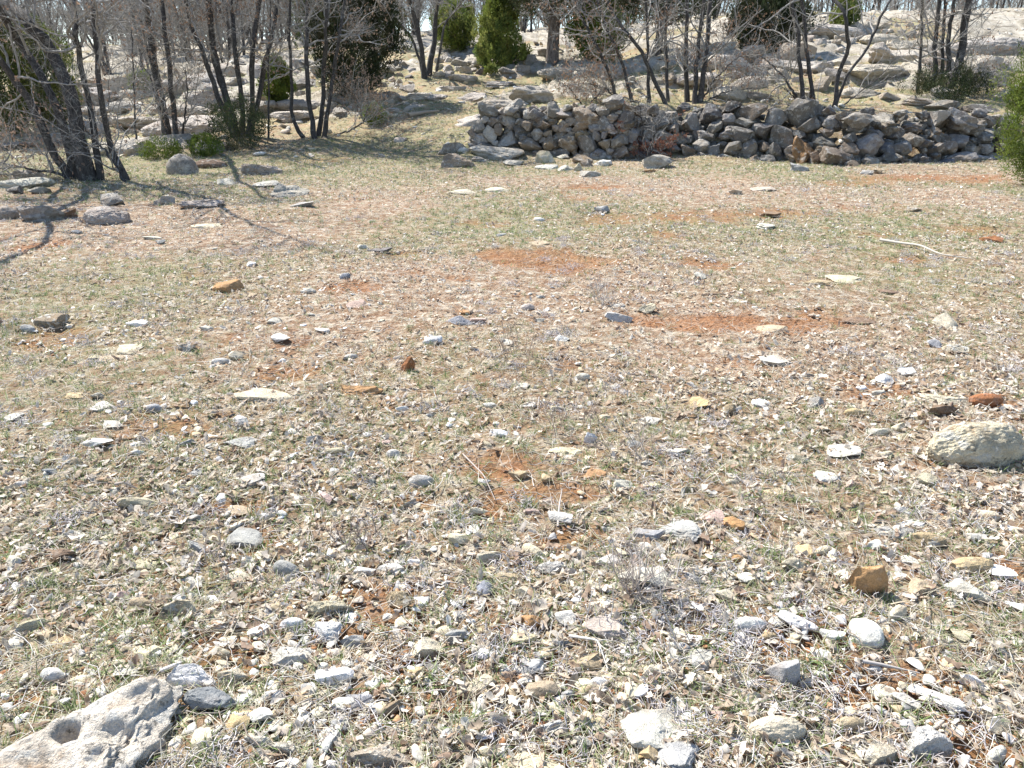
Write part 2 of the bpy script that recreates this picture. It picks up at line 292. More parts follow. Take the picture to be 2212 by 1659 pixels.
FIELD = """
415 1452 100 62 white a|large pale white stone between the pitted boulder and the blue grey stone|the large white stone by the pitted boulder
447 1507 102 62 blue a|dark blue grey stone veined white, lying on red soil beside the pitted boulder|the blue grey stone beside the pitted boulder
723 1460 76 44 white a|bright white angular stone just above a small slate grey one|the bright white angular stone
775 1513 60 38 grey f|slate grey flat stone with pointed ends below a bright white stone|the slate grey pointed stone
740 1520 45 24 white a|small white stone touching the slate grey pointed stone|
640 1411 88 50 pale f|flat beige slab with straight edges below the green tuft|the flat beige slab
632 1345 52 38 white r|lumpy white stone left of the big cream boulder in the foreground|
562 1360 44 44 white a|knobbly white stone left of the bright green grass tuft|the knobbly white stone
705 1362 58 58 white p|rough white stone right of the bright green grass tuft|the rough white stone
712 1303 96 52 cream p|large cream stone with an ochre stain above the rough white stone|the large cream ochre stained stone
382 1312 76 62 cream p|yellowish pitted stone with dark holes in the dry thyme|the yellowish pitted stone
505 1457 62 34 cream p|long rough cream stone with dark pits right of the large white stone|
112 1455 46 38 white r|rounded white stone with a small grey one at its foot|the rounded white stone at far left
530 1161 74 44 grey f|flat pale grey slab with sharp outline left of centre|the flat pale grey slab
128 1195 54 34 brown a|dark brown stone standing out of the leaves at the left|the dark brown stone
300 1080 76 42 cream a|cream stone lying under a grey twig at the left|the cream stone under a grey twig
512 1104 58 30 tan f|tan stone half buried above the flat pale grey slab|
935 1128 46 16 white f|thin bright white flake left of centre|the thin bright white flake
990 1162 42 34 cream a|square cream stone right of the thin white flake|the square cream stone
792 1231 48 32 white a|pointed whitish stone, left of a pair in the moss|the pointed whitish stone
846 1229 54 27 pale a|oval whitish stone, right of a pair in the moss|
899 1214 36 20 white a|small flat white stone above the whitish pair|
1047 1269 32 42 blue r|round dark grey pebble crossed by a white vein|the round veined pebble
1098 1247 60 26 tan a|tan stone lying in shade behind the square cream one|
1131 1276 38 32 cream a|square cream stone right of the round veined pebble|
1150 1342 64 44 orange a|bright orange jagged stone with a dark shadow under it|the bright orange jagged stone
1222 1336 42 44 pale a|upright pale stone right of the bright orange jagged one|the upright pale stone
1131 1374 54 42 cream f|cream slab leaning under the bright orange jagged stone|
1192 1225 62 32 pale p|flat lumpy pale stone beyond the round veined pebble|the flat lumpy pale stone
1395 1243 140 66 pale f|wide pale slab half hidden behind grey dead stalks|the wide slab behind the dead stalks
1308 1352 84 58 rosy f|large flat rosy tan stone buried among leaves|the rosy tan stone
922 1396 72 60 cream a|big cream wedge stone with steep right side in shade|the big cream wedge stone
1032 1480 72 46 cream f|flat cream stone pointing up and right near the bottom centre|the flat cream stone near the bottom centre
899 1449 38 36 ochre a|small ochre stone below the big cream wedge|the small ochre stone
1045 1410 46 28 white f|white flat stone tilted, right of the big cream wedge|
760 1380 50 30 grey a|grey stone left of the big cream wedge|
1263 1429 84 44 tan a|squarish tan block with a shaded notch|the squarish tan block
1294 1473 38 30 white r|small rounded bright white stone below the tan block|the small rounded white stone
1198 1568 56 34 white p|chalk white stone with dark stripes near the bottom edge|the chalk white stone
1413 1572 130 100 pale f|broad pale flat slab with a leaf on top at bottom right of centre|the broad pale flat slab
1468 1624 100 96 grey f|broad blue grey slab at the bottom edge|the broad blue grey slab
1400 1612 44 60 ochre a|yellow ochre stone against the broad blue grey slab|
820 1625 120 70 rosy p|brownish pitted rock sunk in leaves at the bottom edge|the brownish pitted rock
1150 1653 130 30 cream f|cream slab cut off by the bottom edge|
712 1590 44 84 white p|tall rough white stone at bottom, right of the pitted boulder|the tall rough white stone
515 1560 42 60 ochre a|ochre block with a pale left face below the blue grey stone|the ochre block
565 1545 46 44 white a|white stone right of the ochre block|
590 1500 44 26 white a|white stone in the row above the ochre block|
532 1500 34 40 white f|leaning white flat stone beside the blue grey stone|
1693 1443 60 84 grey u|tall upright grey stone casting a dark shadow to its right|the tall upright grey stone
1675 1570 118 66 cream r|large loaf shaped cream boulder near the bottom right|the loaf shaped cream boulder
1623 1502 66 36 cream a|cream wedge stone below the tall upright grey one|the cream wedge below the upright stone
1997 1602 104 76 pale p|large pale knobbly rock with two humps at bottom right|the two humped pale rock
1902 1628 70 60 cream p|pitted cream rock left of the two humped pale rock|
1838 1560 62 36 tan r|rounded tan rock left of the two humped pale rock|
2028 1505 94 32 white a|long narrow white stone lying aslant at lower right|the long narrow white stone|-32
1873 1362 62 74 white r|brilliant white egg shaped stone below the orange rock|the brilliant white stone
1880 1248 68 66 orange u|tall bright orange rock above the brilliant white stone|the tall orange rock
2098 1217 86 40 ochre r|smooth yellow cream boulder at the right|the smooth yellow cream boulder
2096 1275 92 50 pale a|wedge shaped grey cream rock below the smooth yellow one|the wedge shaped grey cream rock|-28
1985 1265 44 40 tan a|tan shard left of the wedge shaped rock|
1722 1337 82 36 white a|long white stone with shaded lower edge|the long white stone|-25
1620 1345 62 42 white r|smooth white round topped stone left of the long white one|the smooth white stone
1662 1374 34 26 ochre r|small round ochre stone between two white ones|
1798 1371 46 32 white a|blocky white stone left of the brilliant white one|
1717 1218 52 38 cream a|cream stone leaning beside a white one at right of centre|the cream stone right of centre
1737 1187 36 38 ochre a|upright ochre cream stone with dark right side|
1898 1176 50 26 white a|bright white flat topped stone in the grass at right|the flat topped white stone
1937 1148 84 22 grey f|long flat grey slab at right|the long flat grey slab
2010 1165 68 42 ochre p|brown ochre rough rock in the right|the rough ochre rock
1583 1125 44 46 orange a|rough orange rock with a pinkish neighbour|the rough orange rock
1538 1118 46 34 pink f|pinkish slab touching the rough orange rock|
1592 1205 22 20 orange r|small round orange stone under the rough orange rock|
1470 1142 84 54 grey f|tilted grey flagstone left of the rough orange rock|the tilted grey flagstone|-20
1400 1150 66 34 grey f|grey flat stone left of the tilted flagstone|
1285 1024 44 24 orange f|flat orange stone with a sharp shadow near the bare soil|the flat orange stone
1180 1030 20 24 ochre a|small upright ochre stone between the bare soil and the flat orange stone|
1276 945 26 34 white u|small upright white tooth shaped stone|the tooth shaped white stone
1222 973 72 28 cream f|flat cream slab left of the tooth shaped stone|
910 1037 50 34 pale r|smooth pale round stone left of the bare soil patch|the smooth pale round stone
850 978 30 24 pale r|whitish round stone above the smooth pale one|
725 972 38 24 cream a|yellowish cream stone left of the bare red soil|
2110 948 176 124 cream r|big pitted white and tan boulder at the right edge|the big pitted boulder at right
2045 860 86 22 cream f|flat cream slab resting on a dark rock beyond the big pitted boulder|the flat cream slab beyond the big boulder
2035 882 60 34 brown a|dark brown rock under the flat cream slab|
2132 860 66 32 rust r|reddish brown crumbly lump at the right edge|the reddish crumbly lump
1468 975 56 20 pale a|pale grey stone right of the tooth shaped one|
1510 868 34 32 ochre a|ochre cream pointed stone|the ochre cream pointed stone
1845 889 36 22 ochre r|yellow ochre round stone left of the big pitted boulder|
1820 975 70 32 pale f|pale speckled slab left of the big pitted boulder|the pale speckled slab
1968 1130 60 20 white f|low white slab in grass below the big pitted boulder|
1780 1030 68 24 white f|long white slab in the grass|the long white slab in the grass
780 842 84 32 orange s|layered orange brown stone left of centre|the layered orange brown stone
880 787 30 32 rust u|small rust red peaked stone above the layered orange one|the small rust red peak
575 852 116 30 cream f|long low cream stone with a dark right end|the long low cream stone
992 690 56 24 grey a|block shaped grey stone with dark front|the block shaped grey stone
1033 691 32 18 pink a|pinkish stone touching the grey block|
1003 674 22 12 orange a|small orange stone behind the grey block|
1336 682 54 26 pale a|pale grey humped stone right of centre|the pale grey humped stone
935 733 38 24 white a|white stone below the grey block|the white stone below the grey block
1212 730 32 20 white a|small bright white stone in mid field|the small bright white stone in mid field
1667 709 60 22 tan f|tan slab with a dark shadow on red soil|the tan slab on red soil
1857 691 72 16 brown s|long thin brown layered stone on red soil|the long thin brown stone
1832 601 82 22 cream s|long flat cream stone with a split left end|the long flat cream stone
1764 608 44 18 tan a|tan stone left of the long flat cream one|
1922 630 42 10 brown f|thin dark flat stone right of mid field|
2047 696 48 40 cream a|pointed cream stone like a small pyramid at right|the cream pyramid stone
2064 752 46 28 cream p|squarish cream stone below the pyramid stone|
2022 742 32 20 grey a|violet grey stone beside the squarish cream one|
1674 776 60 24 pale f|triangular grey flagstone in the dry grass|the triangular grey flagstone
1962 802 42 24 white a|white stone with grey stripes at right|the white striped stone
490 617 54 30 orange a|orange and pink stone in the left mid field|the orange and pink stone
105 690 62 36 wtan p|dark weathered hollowed rock at the left|the dark hollowed rock
292 698 50 18 white a|bright white stone at the left|the bright white stone at left
277 754 48 22 cream f|elongated cream stone at the left|
238 775 50 16 tan f|flat brownish tan stone below the elongated cream one|
404 747 36 24 rosy p|rough grey violet stone in the left mid field|
592 692 38 20 pale a|whitish violet stone in the mid field|
520 955 62 28 grey f|blue grey flagstone in the left foreground|the blue grey flagstone
205 955 74 22 white a|long white stone at the left|the long white stone at left
180 926 54 20 brown a|greyish brown stone above the long white one|
240 917 44 18 pale f|pale grey slab above the long white stone|
295 975 34 18 white a|white stone right of the long white one|
815 540 58 12 dark f|thin dark edged flat stone in the mid field|the thin dark edged stone
785 532 24 12 pale f|small pale stone left of the thin dark edged one|
1172 523 44 14 tan s|brown layered stone in the upper mid field|the brown layered stone
1300 450 30 18 grey a|small pointed grey stone in the upper field|the small pointed grey stone
1082 507 20 8 grey f|little flat grey stone in the upper field|
1165 473 22 12 pale r|little round pale stone in the upper field|
770 655 36 20 pink f|pinkish flat stone in the mid field|
995 414 60 11 cream f|low cream bedrock flake in the upper field, left of two|
1072 410 48 12 cream f|low cream bedrock flake in the upper field, right of two|
1650 408 52 10 rosy f|rosy low slab in the upper right field|the rosy low slab
1590 414 28 14 rosy a|rosy grey lump left of the rosy low slab|
1970 450 36 14 tan p|crumbly brown stone in the upper right field|
1665 462 40 12 brown f|dark flat brown stone on red soil in upper right|
1655 488 40 16 pale s|pale layered stone beneath the dark flat brown one|
2140 515 46 18 rust a|reddish stone at the right edge of the field|
445 488 66 14 cream f|low flat cream slab in the upper left field|the low flat cream slab
345 522 20 12 grey a|small grey stone in the upper left field|
165 500 22 12 grey a|small dark grey stone near the left rocks|
330 513 44 8 pale f|flat pale slab by the small grey stone|
"""
for ln in FIELD.strip().splitlines():
    q = ln.split('|'); a = q[0].split()
    field_rock(*map(float, a[:4]), a[4], a[5], q[1], q[2].strip() or None, float(q[3]) if len(q) > 3 else 0)
# the big pitted boulder at the bottom left, with real holes
p, t = P(125, 1688)
v, f = rock_verts(83, (.64, .38, .15), 6, "f", 1.1)
for cx, cy, r_, d_ in [(.05, .06, .028, .05), (.15, .02, .034, .035), (.10, -.04, .02, .02), (.22, .11, .025, .02), (-.1, -.05, .03, .02), (.0, -.1, .035, .02)]:
    dd = ((v[:, 0] - cx) ** 2 + (v[:, 1] - cy) ** 2) / r_ ** 2; v[:, 2] -= np.where(v[:, 2] > 0, d_ * np.exp(-dd ** 2), 0)
nn = v / np.linalg.norm(v, axis=1, keepdims=True); v -= nn * (.020 * np.clip(n3(v * 16, 5) - .1, 0, 1) + .006 * n3(v * 40, 6) + .004 * n3(v * 90, 7))[:, None]
o = mesh_np('boulder', v, f, M['pitted'], None, True); o.location = (p[0], p[1] - .02, float(Z(p[0], p[1])) + .035); o.rotation_euler = (R(7), R(3), R(34)); o.color = (.68, .61, .51, 1)
tag(o, 'large pale brown boulder with round dark holes, cut off by the bottom left corner', 'boulder'); PLACED.append((190, 1600, 400, 200)); LAND.append((190, 1600, 'the holed boulder in the corner'))
# rocks under and beside the trees, at the foot of the wall, on the hillside (coordinates in the photograph)
FAR = """
617 410 82 36 wpale s lichen|white lichened rock split by a dark crack at the field edge|the cracked white rock
575 398 50 16 pale f|thin pale slab left of the cracked white rock|
440 438 84 26 rosy p|low arched rock with a shaded hollow|the low arched rock
352 432 40 26 rosy a|small pointed brown grey rock under the trees|the small pointed rock
228 462 84 46 rosy r|rounded rosy rock, front one of two, at the left|the rounded rosy rock
240 430 52 30 lichen a|shaded grey rock behind the rounded rosy one|
75 458 62 42 lichen s|grey ribbed slab leaning left, at the left|the grey ribbed slab
115 457 46 40 lichen s|grey ribbed slab, middle of the leaning slabs|
140 460 50 30 brown a|brown shaded rock right of the ribbed slabs|
12 458 44 34 rosy r|rounded pink rock cut off by the left edge|the pink rock at the left edge
392 355 56 50 lichen r|dark upright mossy boulder below the green bramble|the dark mossy boulder
455 352 60 22 brown r|dark low rock right of the mossy boulder|
568 365 72 26 rosy f|flat rosy bedrock slab in the shade of the trees|the flat rosy slab
486 392 40 18 pale a|pale stone in front of the flat rosy slab|
40 395 120 26 pale f|pale low bedrock by the left edge|
62 375 56 24 rosy a|rosy low rock behind the leaning trunks|
30 408 36 20 dark a|dark brown stone near the left edge|
85 410 44 18 lichen a|grey stone near the ribbed slabs|
655 440 46 14 pale a|pale grey stone by the cracked white rock|
990 344 64 38 wtan a lichen|angular brown rock standing free left of the wall|the angular brown rock
975 317 54 28 lichen a|grey rock behind the angular brown one|
1072 327 110 30 wpale f|long pale slab lying at the foot of the wall|the long pale slab
1036 343 36 16 lichen s|small grey fluted rock under the long pale slab|
1110 351 44 14 wpale f|flat pale stone before the long slab|
1178 338 40 32 cream a|bright cream forked stone at the foot of the wall|the bright cream stone
1216 337 26 12 pale a|small pale stone right of the bright cream one|
1258 343 40 22 wtan a|tan stone piled at the wall foot|
1293 332 38 24 grey r|smooth grey stone leaning on the wall foot|
1180 360 46 14 pale a|whitish stone at the wall foot, leftmost of the low row|
1222 362 44 16 pale a|whitish stone at the wall foot, second of the low row|
1249 360 20 20 cream a|upright cream stone in the low row at the wall foot|
1268 352 26 20 wtan a|tan lump in the low row at the wall foot|
1303 352 34 16 white f|white flat stone in the low row at the wall foot|
1276 375 40 16 pale f|pale flat stone before the low row|
1418 347 54 32 wpale a|pale wedge shaped rock in front of the dry bush|the pale wedge shaped rock
1402 369 28 8 orange f|thin orange flake below the pale wedge shaped rock|
1725 361 36 20 grey a|dark blue grey stone below the orange wall rock|
1870 372 26 10 pale f|thin pale stone on the ground before the wall|
1897 370 24 10 tan f|thin tan stone on the ground before the wall|
1148 197 66 46 wpale s out|big tilted grey white rock with a shaded right face|the big tilted rock
1012 208 60 30 out s out|layered cream rock left of the big tilted one|
1085 222 80 26 out r out|low smooth rock with a small hole in front of the big tilted one|
1020 255 56 36 out s out|folded cream rock just behind the wall's left end|
1060 240 44 30 out a out|pale rock behind the wall's left end|
1212 153 76 26 out r out|rounded pale rock right of the juniper|the rounded pale rock
1095 150 32 18 lichen a out|grey stone beside the conical juniper|
1130 147 30 18 lichen a out|grey stone near the old trunk|
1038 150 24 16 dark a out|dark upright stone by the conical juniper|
880 188 30 22 out a out|pale pointed rock in the tree shadow|
905 205 50 18 out s out|flat cream rock by the red soil|
942 208 40 22 out s out|cream rock beyond the grass|
1000 165 46 14 out f out|flat pale rock in the middle distance|
1080 180 50 20 out s out|pale striped rock in the middle distance|
975 190 50 16 out f out|low pale rock left of the striped one|
902 228 36 12 out r out|small rounded rock on the grass|
810 205 42 20 wpale a out|pale rock in the row left of the grass|
1510 165 70 26 out r out|broad white bedrock hump behind the trunks|the broad white hump
1570 130 80 40 out r out|pale smooth bedrock slope right of the trunks|
1620 175 60 36 out r out|rounded bedrock block with shaded foot|the rounded bedrock block
1600 150 40 24 rosy a out|rosy block on the bedrock slope|
1590 158 34 20 wpale a out|grey white cube shaped block|
1660 172 40 24 wpale s out|grey ribbed rock left of the twin stems|
1545 178 30 18 lichen a out|small grey rock in the dry grass|
1740 140 110 26 out f out|long pale ledge behind the twin stems|the long pale ledge
1845 195 46 26 out r out|pale round topped rock right of the forked tree|the round topped rock
1925 205 40 26 rosy a out|pointed brown rock left of the right hand clump|
1890 150 120 34 out f out|pale grey bedrock sheet on the slope|
1800 62 110 26 out r out|smooth cream bedrock dome at the hilltop|the cream dome
1900 80 60 22 out r out|pale rock below the hilltop dome|
1960 95 70 22 out f out|cream ledge among the right hand trunks|
2110 100 150 44 wpale r out|large pale bedrock dome at the upper right|the large pale dome
2035 222 60 26 lichen a out|grey rock pile behind the wall at right|
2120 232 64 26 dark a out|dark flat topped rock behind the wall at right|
1985 215 50 24 rosy s out|broken rosy rock behind the wall|
410 265 150 60 out r out|broad smooth limestone hump behind the left trunks|the broad limestone hump
300 262 110 44 out s out|wrinkled limestone rock behind the slanting trunks|
350 300 140 40 out s out|low wrinkled limestone sheet in front of the broad hump|
390 232 100 30 out r out|pale limestone ridge above the broad hump|
255 225 70 30 wpale r out|grey white rock high between the left trunks|
300 200 70 26 wpale r out|grey rock at the back of the left grove|
590 200 60 26 out r out|pale limestone rock right of the leaning clump|
655 222 90 30 out r out|long white limestone slope behind the slender clump|
560 225 60 30 wpale a out|jumbled grey white rock behind the leaning clump|
630 245 70 24 out f out|flat pale limestone at the edge of the grass|
200 235 50 20 wpale r out|pale rock between the slanting trunks|
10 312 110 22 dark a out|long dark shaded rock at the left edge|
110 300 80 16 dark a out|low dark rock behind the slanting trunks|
"""
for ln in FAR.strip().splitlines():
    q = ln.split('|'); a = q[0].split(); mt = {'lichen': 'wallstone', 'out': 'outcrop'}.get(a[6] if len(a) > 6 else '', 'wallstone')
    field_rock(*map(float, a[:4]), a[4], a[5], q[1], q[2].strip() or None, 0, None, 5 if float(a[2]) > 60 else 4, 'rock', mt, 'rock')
for u, v, s in [(920, 165, 'the two stemmed tree beyond the grass'), (1190, 130, 'the old thick trunk'), (1075, 120, 'the conical juniper'), (985, 80, 'the far rounded juniper'), (1290, 80, 'the juniper behind the trunks'), (1740, 240, 'the twin stemmed tree'),
                (1805, 235, 'the forked tree'), (2030, 190, 'the right hand clump of trunks'), (1440, 220, 'the leaning branches behind the wall'), (1500, 215, 'the straight trunks behind the wall'), (775, 190, 'the dark juniper'), (1650, 105, 'the dark shrub on the slope'), (815, 250, 'the little green juniper'), (670, 290, 'the slender clump'), (520, 280, 'the leaning clump'), (370, 300, 'the pair of trunks')]: LAND.append((u, v, s))
USED = set()
CW = dict(white='white', pale='pale', cream='cream', tan='tan', grey='grey', blue='dark grey', orange='orange', ochre='ochre', pink='pinkish', brown='brown', lichen='grey', dark='dark', out='pale', rosy='rosy', wtan='tan', wpale='whitish')
def autolabel(u, v, w, col, kind, noun):
    size = 'small' if w < 26 else 'medium' if w < 44 else 'large'; sh = {'f': 'flat ', 'r': 'rounded ', 'a': 'angular ', 'p': 'rough ', 's': 'layered ', 'u': 'upright '}[kind]
    L = sorted(LAND, key=lambda q: math.hypot(q[0] - u, (q[1] - v) * 1.3))
    for q in L:
        dx, dy = u - q[0], v - q[1]
        d = ('right of' if dx > 0 else 'left of') if abs(dx) > abs(dy) * 1.2 else ('in front of' if dy > 0 else 'beyond')
        s = f'{size} {sh}{CW[col]} {noun} {d} {q[2]}'
        if s not in USED and len(s.split()) <= 16: USED.add(s); return s
    return f'{size} {sh}{CW[col]} {noun} among the others'
def free(u, v, w, h, k=.62):
    for a in PLACED:
        if abs(u - a[0]) < (w + a[2]) * k * .8 and abs(v - a[1]) < (h + a[3]) * k: return False
    return True
cnt = 0
while cnt < 165:                                   # further single stones of the field
    v = 560 + 1080 * rnd.random() ** .62; u = rnd.uniform(5, 2205); s = (v - 180) / 1400
    w = rnd.uniform(26, 56) * (.42 + .8 * s); h = w * rnd.uniform(.45, .75)
    if not free(u, v, w, h, .5): continue
    col = rnd.choices(['white', 'pale', 'cream', 'tan', 'grey', 'ochre', 'pink', 'rosy', 'blue'], [16, 26, 26, 14, 8, 4, 3, 6, 3])[0]; kind = rnd.choice('aaaffrp')
    field_rock(u, v, w, h, col, kind, autolabel(u, v, w, col, kind, 'stone'), None, rnd.uniform(-40, 40), 5000 + cnt, 4, group='loose stones scattered over the pasture'); cnt += 1
ZONES = [(700, 880, 195, 240, 26, 14, 34, 'stones in the row beside the grass'), (740, 890, 130, 185, 26, 14, 32, 'stones heaped below the far tree'), (940, 1030, 120, 160, 16, 14, 34, 'stones heaped below the far tree'), (1740, 1990, 50, 92, 40, 10, 24, 'stones heaped on the hilltop'),
         (1530, 2180, 95, 215, 34, 14, 58, 'rocks on the bright slope'), (1120, 1480, 95, 190, 26, 10, 40, 'rocks on the bright slope'), (480, 720, 120, 250, 18, 16, 60, 'rocks behind the left grove'), (160, 480, 170, 320, 16, 24, 80, 'rocks behind the left grove')]
k = 0
for u0, u1, v0, v1, nq, wa, wb, grp in ZONES:
    for _ in range(nq):
        for tr in range(30):
            u = rnd.uniform(u0, u1); v = rnd.uniform(v0, v1); w = rnd.uniform(wa, wb); h = w * rnd.uniform(.55, .8)
            if free(u, v, w, h, .38): break
        p, t = P(u, v)
        if t > 75: continue
        col = rnd.choice(['wpale', 'out', 'lichen', 'out', 'out', 'rosy']); kind = rnd.choice('aaassf'); k += 1
        field_rock(u, v, w, h, col, kind, autolabel(u, v, w, col, kind, 'rock'), None, rnd.uniform(-40, 40), 7000 + k, 3 if w < 24 else 4, 'rock', 'outcrop', 'rock', grp)
# ------------------------------------------------------------------ dry stone walls
WB = [(1015, 322), (1120, 330), (1330, 346), (1500, 338), (1700, 352), (1850, 360), (2050, 352), (2185, 345)]
WBY = [(u, P(u, v)[0][1] + .12) for u, v in WB]
def wallpt(u, v, back=0.):
    yb = np.interp(u, [a[0] for a in WBY], [a[1] for a in WBY]); k = np.interp(u, [1330, 1480], [.28, .85]); d = ray(u, v)
    t = (yb + back + CAMH * k) / (d[1] - k * d[2]); return d * t + np.array([0, 0, CAMH]), t
W1 = """1120 700 140 90 wpale;1210 740 60 64 wpale;1280 750 110 74 lichen;1378 712 96 96 lichen;1450 745 130 60 wpale;1585 760 190 120 wtan;1770 670 130 86 lichen;1080 780 110 70 wpale;985 790 90 60 wpale;1205 806 100 74 wtan;1150 790 60 40 lichen;1310 815 110 54 wtan;1375 790 60 44 wtan;1440 812 74 60 wtan;1550 830 110 64 wtan;900 905 130 84 wpale;965 870 90 90 wpale;1020 840 50 70 wtan;1082 892 126 130 wpale;1170 850 110 84 lichen;1180 905 70 64 lichen;1272 875 80 68 wpale;1340 865 64 48 wtan;1435 878 84 64 wtan;1560 872 90 56 ochre;1220 945 150 84 wtan;1360 942 110 112 wtan;1475 940 124 120 wtan;1600 940 150 124 lichen;1708 940 90 84 wtan;1670 1000 104 62 grey;1660 880 60 60 lichen;1690 800 110 90 lichen;1840 770 110 90 lichen;1470 700 70 40 lichen;1700 730 90 60 lichen"""
W2 = """450 740 190 110 wtan;620 765 150 104 lichen;790 735 230 170 lichen;960 790 100 64 wpale;1140 790 200 110 wpale;1320 790 150 90 wpale;1350 845 90 60 lichen;1660 770 160 90 wpale;1790 800 190 150 wpale;1565 748 84 50 lichen;1940 735 110 54 wpale;1910 840 120 90 lichen;1985 795 84 74 lichen;820 822 150 90 lichen;200 750 150 120 dark;60 790 120 104 lichen;400 810 150 74 wpale;320 700 110 80 dark;400 885 200 94 lichen;660 890 160 110 lichen;800 985 150 180 orange;870 1040 100 100 brown;1000 1040 210 120 wtan;1220 950 150 130 wpale;1072 965 110 64 wtan;1090 895 90 54 lichen;930 930 130 64 lichen;1340 972 120 74 grey;1250 870 110 60 lichen;1385 865 80 74 lichen;1480 905 130 74 lichen;1350 1032 130 84 lichen;1220 1045 100 50 wpale;1430 965 110 84 grey;1580 935 120 64 wpale;1640 965 120 64 lichen;1800 915 110 84 wpale;1560 1052 120 84 lichen;1700 1072 110 60 grey;1810 1035 180 74 wpale;1950 1052 150 84 wpale;1980 895 130 84 lichen;2070 955 80 64 wtan;440 965 90 104 lichen;610 975 110 94 lichen;130 965 100 104 wpale;205 985 84 84 grey;140 1030 90 70 lichen;245 1035 100 50 lichen;30 975 104 74 wtan;2050 860 90 60 lichen;1690 900 90 60 lichen;760 880 90 60 lichen;540 950 70 60 wtan;330 960 100 70 lichen;280 870 90 80 lichen;940 860 80 50 wtan;1490 830 110 60 rosy;2040 770 90 60 wpale;1200 730 90 50 lichen;1420 740 90 50 lichen;-160 800 120 100 lichen;-90 760 110 90 lichen;-130 900 110 100 lichen;-60 960 110 80 lichen;-230 860 100 90 lichen"""
def build_wall(name, label, lst, off, urng, fills, seed0, maxn=100):
    p0, _ = wallpt((urng[0] + urng[1]) / 2, 330); base = np.array([p0[0], p0[1], float(Z(p0[0], p0[1]))])
    root = empty(name, base, label, 'stone wall'); done = []; st = random.Random(seed0)
    for s in lst.split(';'):
        a = s.split(); done.append([off + float(a[0]) / 3, float(a[1]) / 3, float(a[2]) / 3, float(a[3]) / 3, a[4]])
    top = lambda u: np.interp(u, [1000, 1060, 1150, 1330, 1480, 1700, 1900, 2180], [300, 236, 234, 228, 232, 232, 246, 250]); bot = lambda u: np.interp(u, [1000, 1330, 1500, 1700, 1850, 2180], [325, 345, 338, 358, 362, 350])
    for wmin, wmax, tries, k in ((26, 46, 900, .40), (14, 26, 1600, .38), (9, 15, 1200, .36)):
        for _ in range(tries):
            if len(done) >= maxn: break
            u = st.uniform(*urng); v = st.uniform(top(u), bot(u)); w = st.uniform(wmin, wmax); h = w * st.uniform(.6, .85)
            if all(((u - q[0]) / ((w + q[2]) * k)) ** 2 + ((v - q[1]) / ((h + q[3]) * k)) ** 2 > 1 for q in done): done.append([u, v, w, h, st.choice(['lichen', 'wpale', 'wtan', 'lichen', 'rosy'])])
    for j, (u, v, w, h, c) in enumerate(done):
        p, t = wallpt(u, v); sc = t / F; p = p + np.array([0, w * sc * .2, 0]); q = p - base
        kind = 'a' if st.random() < .7 else ('s' if st.random() < .5 else 'p')
        ro = rock("stone", q, (w * sc * 1.1, max(w, h) * sc * st.uniform(.9, 1.2), h * sc * 1.15), st.uniform(-.35, .35), c, kind, 4, 'wallstone', seed0 + j, (st.uniform(-.3, .3), st.uniform(-.3, .3)), root, 1.3)
        kc = (.80 if seed0 < 25000 else .68) * st.uniform(.75, 1.2); ro.color = (ro.color[0] * kc, ro.color[1] * kc, ro.color[2] * kc * 1.03, 1)
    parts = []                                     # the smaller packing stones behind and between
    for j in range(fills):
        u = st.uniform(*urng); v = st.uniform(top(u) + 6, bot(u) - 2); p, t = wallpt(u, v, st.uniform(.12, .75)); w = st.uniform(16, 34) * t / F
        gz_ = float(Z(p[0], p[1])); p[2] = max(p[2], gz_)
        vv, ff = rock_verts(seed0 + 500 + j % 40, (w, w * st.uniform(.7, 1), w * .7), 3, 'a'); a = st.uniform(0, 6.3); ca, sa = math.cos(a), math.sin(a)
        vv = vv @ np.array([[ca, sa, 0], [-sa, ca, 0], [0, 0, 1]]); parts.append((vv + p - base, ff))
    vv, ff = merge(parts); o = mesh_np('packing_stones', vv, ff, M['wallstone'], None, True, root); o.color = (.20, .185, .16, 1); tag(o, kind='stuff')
    return root
build_wall('dry_stone_wall', 'neatly stacked left end of the dry stone wall, behind the long pale slab', W1, 737.3, (1020, 1345), 260, 20000, 80)
build_wall('rubble_wall', 'long tumbled dry stone wall right of the dry bush, with an orange rock in it', W2, 1474.8, (1350, 2185), 620, 30000, 100)
